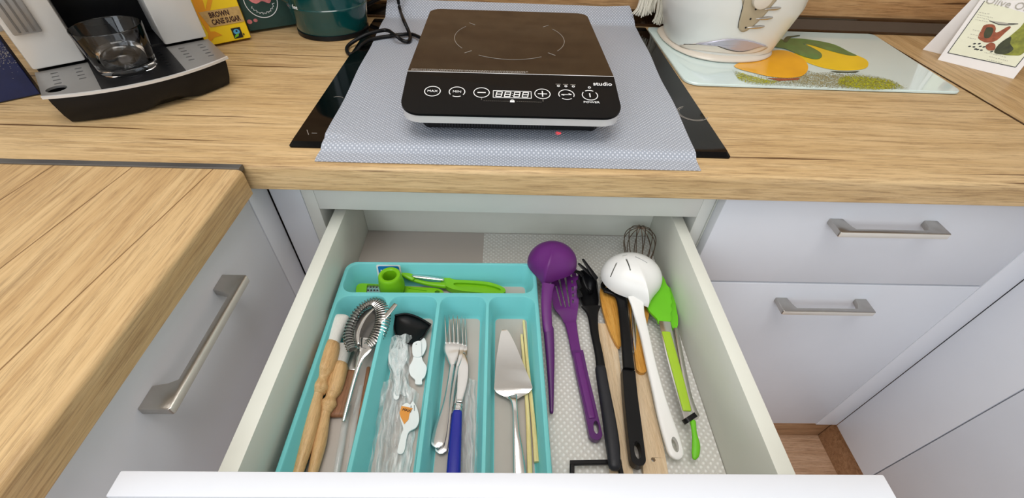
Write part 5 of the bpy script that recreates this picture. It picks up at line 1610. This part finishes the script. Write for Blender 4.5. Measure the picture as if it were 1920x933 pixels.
# wooden tools under the black ladle
w1 = thing('wooden_spatula', 'pale wooden spatula handle lying between the two black handles', 'spatula', (0.1301,-0.1957,0.6970))
bar('blade', [((0.1347,-0.0876,0.7015), .0290), ((0.1322,-0.1357,0.7015), .0290), ((0.1281,-0.1980,0.7015), .0285), ((0.1247,-0.2578,0.7015), .0265), ((0.1215,-0.3011,0.7015), .0250)], M['beech_pale'], w1, th=.006)
w2 = thing('wooden_spatula', 'pale wooden spatula with a small round hole near its handle end', 'spatula', (0.1715,-0.1952,0.6970))
hd = V((0.1611,-0.2763,0.7020))
bar('blade', [((0.1824,-0.0518,0.7020), .030), ((0.1756,-0.1181,0.7020), .0225), ((0.1669,-0.1978,0.7020), .0225), ((0.1636,-0.2578,0.7020), .0270), ((0.1601,-0.2956,0.7020), .0280)], M['beech_pale'], w2, [handle_hole(hd, .0024, .0024, (0, 1, 0))], th=.0066)
w3 = thing('wooden_spoon', 'honey coloured wooden spoon, its oval bowl tip beside the black ladle neck', 'spoon', (0.1488,-0.0820,0.7020))
so = cr([(0.1374,-0.0263,0.7080), (0.1508,-0.0152,0.7080), (0.1660,-0.0235,0.7080), (0.1676,-0.0589,0.7080), (0.1597,-0.1001,0.7080), (0.1486,-0.1311,0.7080), (0.1414,-0.1174,0.7080), (0.1359,-0.0867,0.7080), (0.1340,-0.0535,0.7080)], 4, True)
plate('bowl', so, .7026, .7084, M['honey'], w3, [], 50)
w4 = thing('wooden_spoon', 'honey coloured wooden spoon between the black ladle and white skimmer', 'spoon', (0.1882,-0.0813,0.7020))
bar('blade', [((0.1945,-0.0321,0.7100), .033), ((0.1883,-0.0680,0.7100), .029), ((0.1798,-0.1050,0.7090), .020), ((0.1708,-0.1637,0.7085), .0135)], M['honey'], w4, th=.006)

# purple pair
pl_ = thing('ladle', 'purple ladle lying with its round bowl turned upside down', 'ladle', (0.0621,-0.0424,0.7000))
lc_ = V((0.0604,-0.0079,0.7425))
def ringpts(c, r, ry, tilt, n=40, tail=0, ta=270, tw_=16):
    """bowl rim; tail: a tongue towards ta degrees that runs out into the neck"""
    out = []
    for i in range(n):
        a = 360 * i / n
        d = abs((a - ta + 180) % 360 - 180)
        k = 1
        if tail and d < tw_:
            q = math.radians(tw_)
            k += tail * ((1 / math.cos(q - math.radians(d)) - 1) / (1 / math.cos(q) - 1)) ** 1.4
        a = math.radians(a)
        out.append(V((c[0] + r * k * math.cos(a), c[1] + ry * k * math.sin(a), c[2])))
    return out
shell('bowl', ringpts((lc_.x, lc_.y, .7420), .0374, .0320, 0, 96, .52, 254, 52), (lc_.x, lc_.y + .002, .7760), dome, .0022, M['purple'], pl_)
loft('neck', [((0.0512,-0.0543,0.7480), .0180, .005), ((0.0493,-0.0647,0.7450), .0165, .0065), ((0.0473,-0.0846,0.7400), .0145, .007), ((0.0475,-0.1112,0.7320), .0135, .008), ((0.0486,-0.1219,0.7275), .0130, .009)], M['purple'], pl_, n=18, e=2.6, caps=(0, 0))
loft('handle', [((0.0492,-0.1171,0.7280), .0140, .010), ((0.0497,-0.1485,0.7200), .0120, .010), ((0.0491,-0.1893,0.7110), .0078, .010), ((0.0479,-0.2230,0.7055), .0048, .008)], M['purple_dark'], pl_, n=16, e=3)
tn = thing('slotted_turner', 'purple slotted turner with long slots, partly under the purple ladle', 'turner', (0.0905,-0.0816,0.7000))
hz = lambda x, y: .7060 + .010 * max(0, min(1, (y - (0.0768,-0.0892,0.7100)[1]) / .06)) ** 1.3 + 4.0 * (x - (0.0773,-0.0502,0.7100)[0]) ** 2
ho = cr([(0.0632,0.0015,0.7120), (0.0758,0.0110,0.7120), (0.0943,0.0092,0.7120), (0.1041,-0.0020,0.7120), (0.1033,-0.0305,0.7120), (0.1001,-0.0526,0.7110), (0.0962,-0.0737,0.7100), (0.0901,-0.0942,0.7095), (0.0779,-0.0944,0.7095), (0.0715,-0.0799,0.7100), (0.0618,-0.0646,0.7100), (0.0606,-0.0359,0.7110)], 4, True)
sl = [slit((0.0675,-0.0292,0.7120), (0.0737,-0.0633,0.7100), .0030), slit((0.0731,-0.0117,0.7120), (0.0799,-0.0652,0.7100), .0034), slit((0.0831,-0.0025,0.7120), (0.0855,-0.0641,0.7100), .0036)]
sl += [slit((0.0924,-0.0011,0.7120), (0.0930,-0.0123,0.7120), .0042), slit((0.0928,-0.0178,0.7120), (0.0928,-0.0254,0.7120), .0040), slit((0.0927,-0.0307,0.7120), (0.0924,-0.0381,0.7120), .0038), slit((0.0924,-0.0425,0.7110), (0.0920,-0.0487,0.7110), .0034), slit((0.0916,-0.0528,0.7110), (0.0907,-0.0588,0.7110), .0028), slit((0.1016,-0.0021,0.7120), (0.1018,-0.0110,0.7120), .0030)]
plate('slotted_blade', ho, lambda x, y: hz(x, y) - .0022, hz, M['purple'], tn, sl, 40)
bar('neck', [((0.0845,-0.0908,0.7085), .0170), ((0.0861,-0.1127,0.7075), .0140), ((0.0874,-0.1356,0.7070), .0135), ((0.0891,-0.1464,0.7070), .0140)], M['purple'], tn, th=.0060, end_round=False)
hh = handle_hole((0.0995,-0.2420,0.7080), .0032, .0078, V((0.0981,-0.2514,0.7080)) - V((0.0996,-0.2323,0.7080)))
bar('handle', [((0.0892,-0.1374,0.7085), .0150), ((0.0915,-0.1722,0.7080), .0152), ((0.0949,-0.2101,0.7080), .0152), ((0.0978,-0.2495,0.7080), .0155)], M['purple_dark'], tn, [hh], th=.0085)
ho = [((0.0873,-0.1343,0.7088)), ((0.0881,-0.1648,0.7085)), ((0.0912,-0.2018,0.7083)), ((0.0948,-0.2389,0.7083))]
loft('handle_inset', [((0.0887,-0.1419,0.7078), .0085, .0030), ((0.0908,-0.1722,0.7080), .0090, .0030), ((0.0942,-0.2101,0.7080), .0090, .0030), ((0.0960,-0.2303,0.7080), .0085, .0030)], M['purple'], tn, n=12, e=3)

# black spaghetti server
sp = thing('spaghetti_server', 'black spaghetti server with curved prongs and a soft grey-black grip', 'spaghetti server', (0.1166,-0.1178,0.7000))
so = cr([(0.1039,-0.0107,0.7240), (0.1092,-0.0057,0.7260), (0.1180,-0.0131,0.7270), (0.1277,-0.0207,0.7260), (0.1294,-0.0428,0.7210), (0.1271,-0.0652,0.7150), (0.1187,-0.0728,0.7120), (0.1080,-0.0711,0.7120), (0.1007,-0.0546,0.7160), (0.0993,-0.0330,0.7210)], 5, True)
shell('bowl', so, (0.1202,-0.0361,0.7040), lambda s: math.sin(s * PI / 2), .0022, M['black_plastic'], sp)
for a, b, c in (((0.1281,-0.0233,0.7265), (0.1199,-0.0150,0.7340), (0.1091,0.0036,0.7400)), ((0.1223,-0.0174,0.7270), (0.1123,-0.0121,0.7330), (0.1019,-0.0037,0.7380)), ((0.1081,-0.0159,0.7250), (0.1013,-0.0131,0.7290), (0.0844,-0.0139,0.7330)), ((0.1023,-0.0399,0.7230), (0.0994,-0.0368,0.7290), (0.0967,-0.0340,0.7330)), ((0.1015,-0.0522,0.7180), (0.0990,-0.0472,0.7230), (0.0971,-0.0455,0.7270))):
    loft('prong', [(a, .0085, .0030), (b, .0068, .0028), (c, .0038, .0022)], M['black_plastic'], sp, n=10, e=2.6)
loft('prong', [((0.1219,-0.0335,0.7060), .0075, .006), ((0.1180,-0.0390,0.7150), .0060, .005), ((0.1148,-0.0391,0.7200), .0035, .003)], M['black_plastic'], sp, n=10)
loft('neck', [((0.1165,-0.0654,0.7125), .0300, .0050), ((0.1170,-0.0802,0.7115), .0160, .0060), ((0.1156,-0.1120,0.7110), .0115, .0070), ((0.1164,-0.1463,0.7115), .0110, .0075), ((0.1156,-0.1696,0.7120), .0125, .0085)], M['black_plastic'], sp, n=16, e=3, caps=(0, 0))
loft('grip', [((0.1150,-0.1683,0.7125), .0140, .0120), ((0.1145,-0.1972,0.7135), .0145, .0130), ((0.1147,-0.2316,0.7140), .0155, .0140), ((0.1137,-0.2630,0.7145), .0160, .0140), ((0.1118,-0.2875,0.7150), .0135, .0115)], M['black_soft'], sp, n=18, e=2.6)

# black ladle beneath the white skimmer
bl = thing('ladle', 'black ladle with a thick black grip, its bowl under the white skimmer', 'ladle', (0.1590,-0.1509,0.7000))
so = cr([(0.1354,-0.0287,0.7170), (0.1496,-0.0121,0.7170), (0.1773,0.0020,0.7170), (0.2018,-0.0019,0.7170), (0.2074,-0.0217,0.7170), (0.1924,-0.0453,0.7170), (0.1722,-0.0498,0.7170), (0.1480,-0.0463,0.7170)], 5, True)
shell('bowl', so, (0.1796,-0.0129,0.7010), lambda s: math.sin(s * PI / 2), .0020, M['black_plastic'], bl)
loft('neck', [((0.1401,-0.0390,0.7180), .0090, .0040), ((0.1540,-0.0428,0.7180), .0130, .0045), ((0.1612,-0.0553,0.7185), .0150, .0055), ((0.1595,-0.0850,0.7190), .0140, .0070), ((0.1544,-0.1301,0.7195), .0140, .0075), ((0.1497,-0.1719,0.7195), .0150, .0080)], M['black_plastic'], bl, n=16, e=3, caps=(1, 0))
hh = handle_hole((0.1396,-0.2728,0.7205), .0038, .0095, V((0.1381,-0.2835,0.7200)) - V((0.1409,-0.2591,0.7200)))
bar('grip', [((0.1496,-0.1727,0.7195), .0165), ((0.1452,-0.2072,0.7200), .0168), ((0.1414,-0.2470,0.7205), .0172), ((0.1384,-0.2814,0.7205), .0165)], M['black_plastic'], bl, [hh], th=.0125)

# white slotted skimmer
sm = thing('skimmer', 'white slotted skimmer lying upside down with a long white handle', 'skimmer', (0.1885,-0.1166,0.7000))
sc_ = V((0.1823,-0.0185,0.7250))
ba_ = shell('bowl', ringpts((sc_.x, sc_.y, .7250), .0462, .0405, 0, 110, .46, 281, 50), (sc_.x, sc_.y + .001, .7600), dome, .0020, M['white_nylon'], sm, None, 14)
def slit_solid(a, b, w_):
    q = [V((p[0], p[1], 0)) for p in slit(a, b, w_)]
    return [p + V((0, 0, .735)) for p in q] + [p + V((0, 0, .775)) for p in q], [(0, 1, 2, 3), (4, 5, 6, 7), (0, 1, 5, 4), (1, 2, 6, 5), (2, 3, 7, 6), (3, 0, 4, 7)]
cut(ba_, [slit_solid((0.1555,-0.0150,0.7570), (0.1450,-0.0334,0.7500), .0024), slit_solid((0.1689,-0.0110,0.7590), (0.1714,-0.0334,0.7530), .0028), slit_solid((0.1833,-0.0073,0.7590), (0.1991,-0.0188,0.7530), .0026), slit_solid((0.1656,-0.0033,0.7590), (0.1732,-0.0014,0.7590), .0020)])
sk_ = loft('handle', [((0.1797,-0.0603,0.7300), .0240, .005), ((0.1802,-0.0732,0.7265), .0185, .006), ((0.1808,-0.0891,0.7225), .0155, .0065), ((0.1819,-0.1211,0.7195), .0130, .0080), ((0.1811,-0.1647,0.7170), .0130, .0085), ((0.1818,-0.2040,0.7145), .0145, .0080), ((0.1827,-0.2305,0.7130), .0175, .0072), ((0.1846,-0.2540,0.7115), .0195, .0068), ((0.1856,-0.2699,0.7105), .0190, .0065)], M['white_nylon'], sm, n=24, e=3.4, caps=(0, 2), k=6)
hh = handle_hole((0.1861,-0.2640,0.7120), .0038, .0085, V((0.1874,-0.2727,0.7100)) - V((0.1875,-0.2497,0.7100)))
cut(sk_, [plate_data([tuple(p[:2]) for p in hh], [], .69, .73)])

# green tongs
tg_ = thing('kitchen_tongs', 'kitchen tongs with lime green silicone heads and green grip strips', 'tongs', (0.2211,-0.1500,0.7000))
def tong_head(name, outl, z, th, m):
    return plate(name, cr(outl, 3, True), lambda x, y: z(x, y) - th, z, m, tg_, [], 50)
q0, q1 = (0.2245,-0.0264,0.7350)[1], (0.2161,-0.0940,0.7200)[1]
tong_head('silicone_head', [(0.2305,-0.0078,0.7180), (0.2358,-0.0132,0.7180), (0.2366,-0.0262,0.7180), (0.2390,-0.0326,0.7180), (0.2379,-0.0400,0.7180), (0.2389,-0.0451,0.7180), (0.2359,-0.0534,0.7180), (0.2367,-0.0594,0.7180), (0.2322,-0.0674,0.7180), (0.2329,-0.0733,0.7180), (0.2285,-0.0810,0.7180), (0.2250,-0.0942,0.7180), (0.2082,-0.0973,0.7180), (0.2069,-0.0899,0.7180), (0.1987,-0.0759,0.7180), (0.1979,-0.0622,0.7180), (0.2017,-0.0387,0.7180), (0.2125,-0.0203,0.7180)], lambda x, y: .7180 + .002 * max(0, min(1, (y - q1) / (q0 - q1))), .0035, M['lime_soft'])
tong_head('silicone_head', [(0.2450,-0.0230,0.7120), (0.2473,-0.0358,0.7120), (0.2458,-0.0504,0.7120), (0.2429,-0.0677,0.7110), (0.2409,-0.0832,0.7110), (0.2364,-0.0975,0.7100), (0.2298,-0.1049,0.7100), (0.2276,-0.0958,0.7100), (0.2285,-0.0680,0.7110)], lambda x, y: .7120, .0035, M['lime_soft'])
loft('steel_arm', [((0.2163,-0.0953,0.7180), .0165, .0024), ((0.2116,-0.1455,0.7190), .0150, .0024), ((0.2095,-0.1884,0.7195), .0135, .0024), ((0.2089,-0.2363,0.7190), .0125, .0026)], M['chrome'], tg_, n=14, e=5, caps=(0, 0))
loft('steel_arm', [((0.2323,-0.1023,0.7090), .0070, .0090), ((0.2251,-0.1560,0.7100), .0075, .0100), ((0.2189,-0.2059,0.7120), .0080, .0110), ((0.2198,-0.2322,0.7130), .0085, .0110)], M['chrome_soft'], tg_, n=14, e=5, caps=(0, 0))
loft('grip_strip', [((0.2129,-0.1148,0.7200), .0120, .0030), ((0.2115,-0.1547,0.7208), .0125, .0034), ((0.2100,-0.1944,0.7212), .0120, .0034), ((0.2088,-0.2260,0.7208), .0105, .0030)], M['lime_pale'], tg_, n=16, e=3)
loft('end_cap', [((0.2100,-0.2316,0.7160), .0165, .0120), ((0.2127,-0.2364,0.7150), .0170, .0120)], M['black_plastic'], tg_, n=16, e=5, caps=(0, 0), k=1)
loft('pull_loop', [((0.2129,-0.2390,0.7180), .0070, .0050), ((0.2110,-0.2524,0.7170), .0060, .0045), ((0.2100,-0.2638,0.7150), .0090, .0050), ((0.2070,-0.2737,0.7130), .0085, .0045), ((0.2047,-0.2779,0.7120), .0050, .0040)], M['lime_soft'], tg_, n=14)

# black wire bracket by the drawer front
brk = [(0.0643,-0.3027,0.7060), (0.0670,-0.2823,0.7060), (0.1196,-0.2809,0.7060), (0.1203,-0.3025,0.7060)]
vs, fs = join([loft_data([(a, .0052, .0052), (b, .0052, .0052)], n=8, e=5, k=1, caps=(0, 0)) for a, b in ((brk[0], V(brk[1]) + V((0, .0022, 0))), (V(brk[1]) + V((-.0026, 0, .0003)), V(brk[2]) + V((.0026, 0, .0003))), (V(brk[2]) + V((0, .0022, 0)), brk[3]))])
o = obj('wire_bracket', vs, fs, M['black_plastic'], None, 40)
tag(o, 'square black bracket lying on the dotted liner near the drawer front', 'bracket')
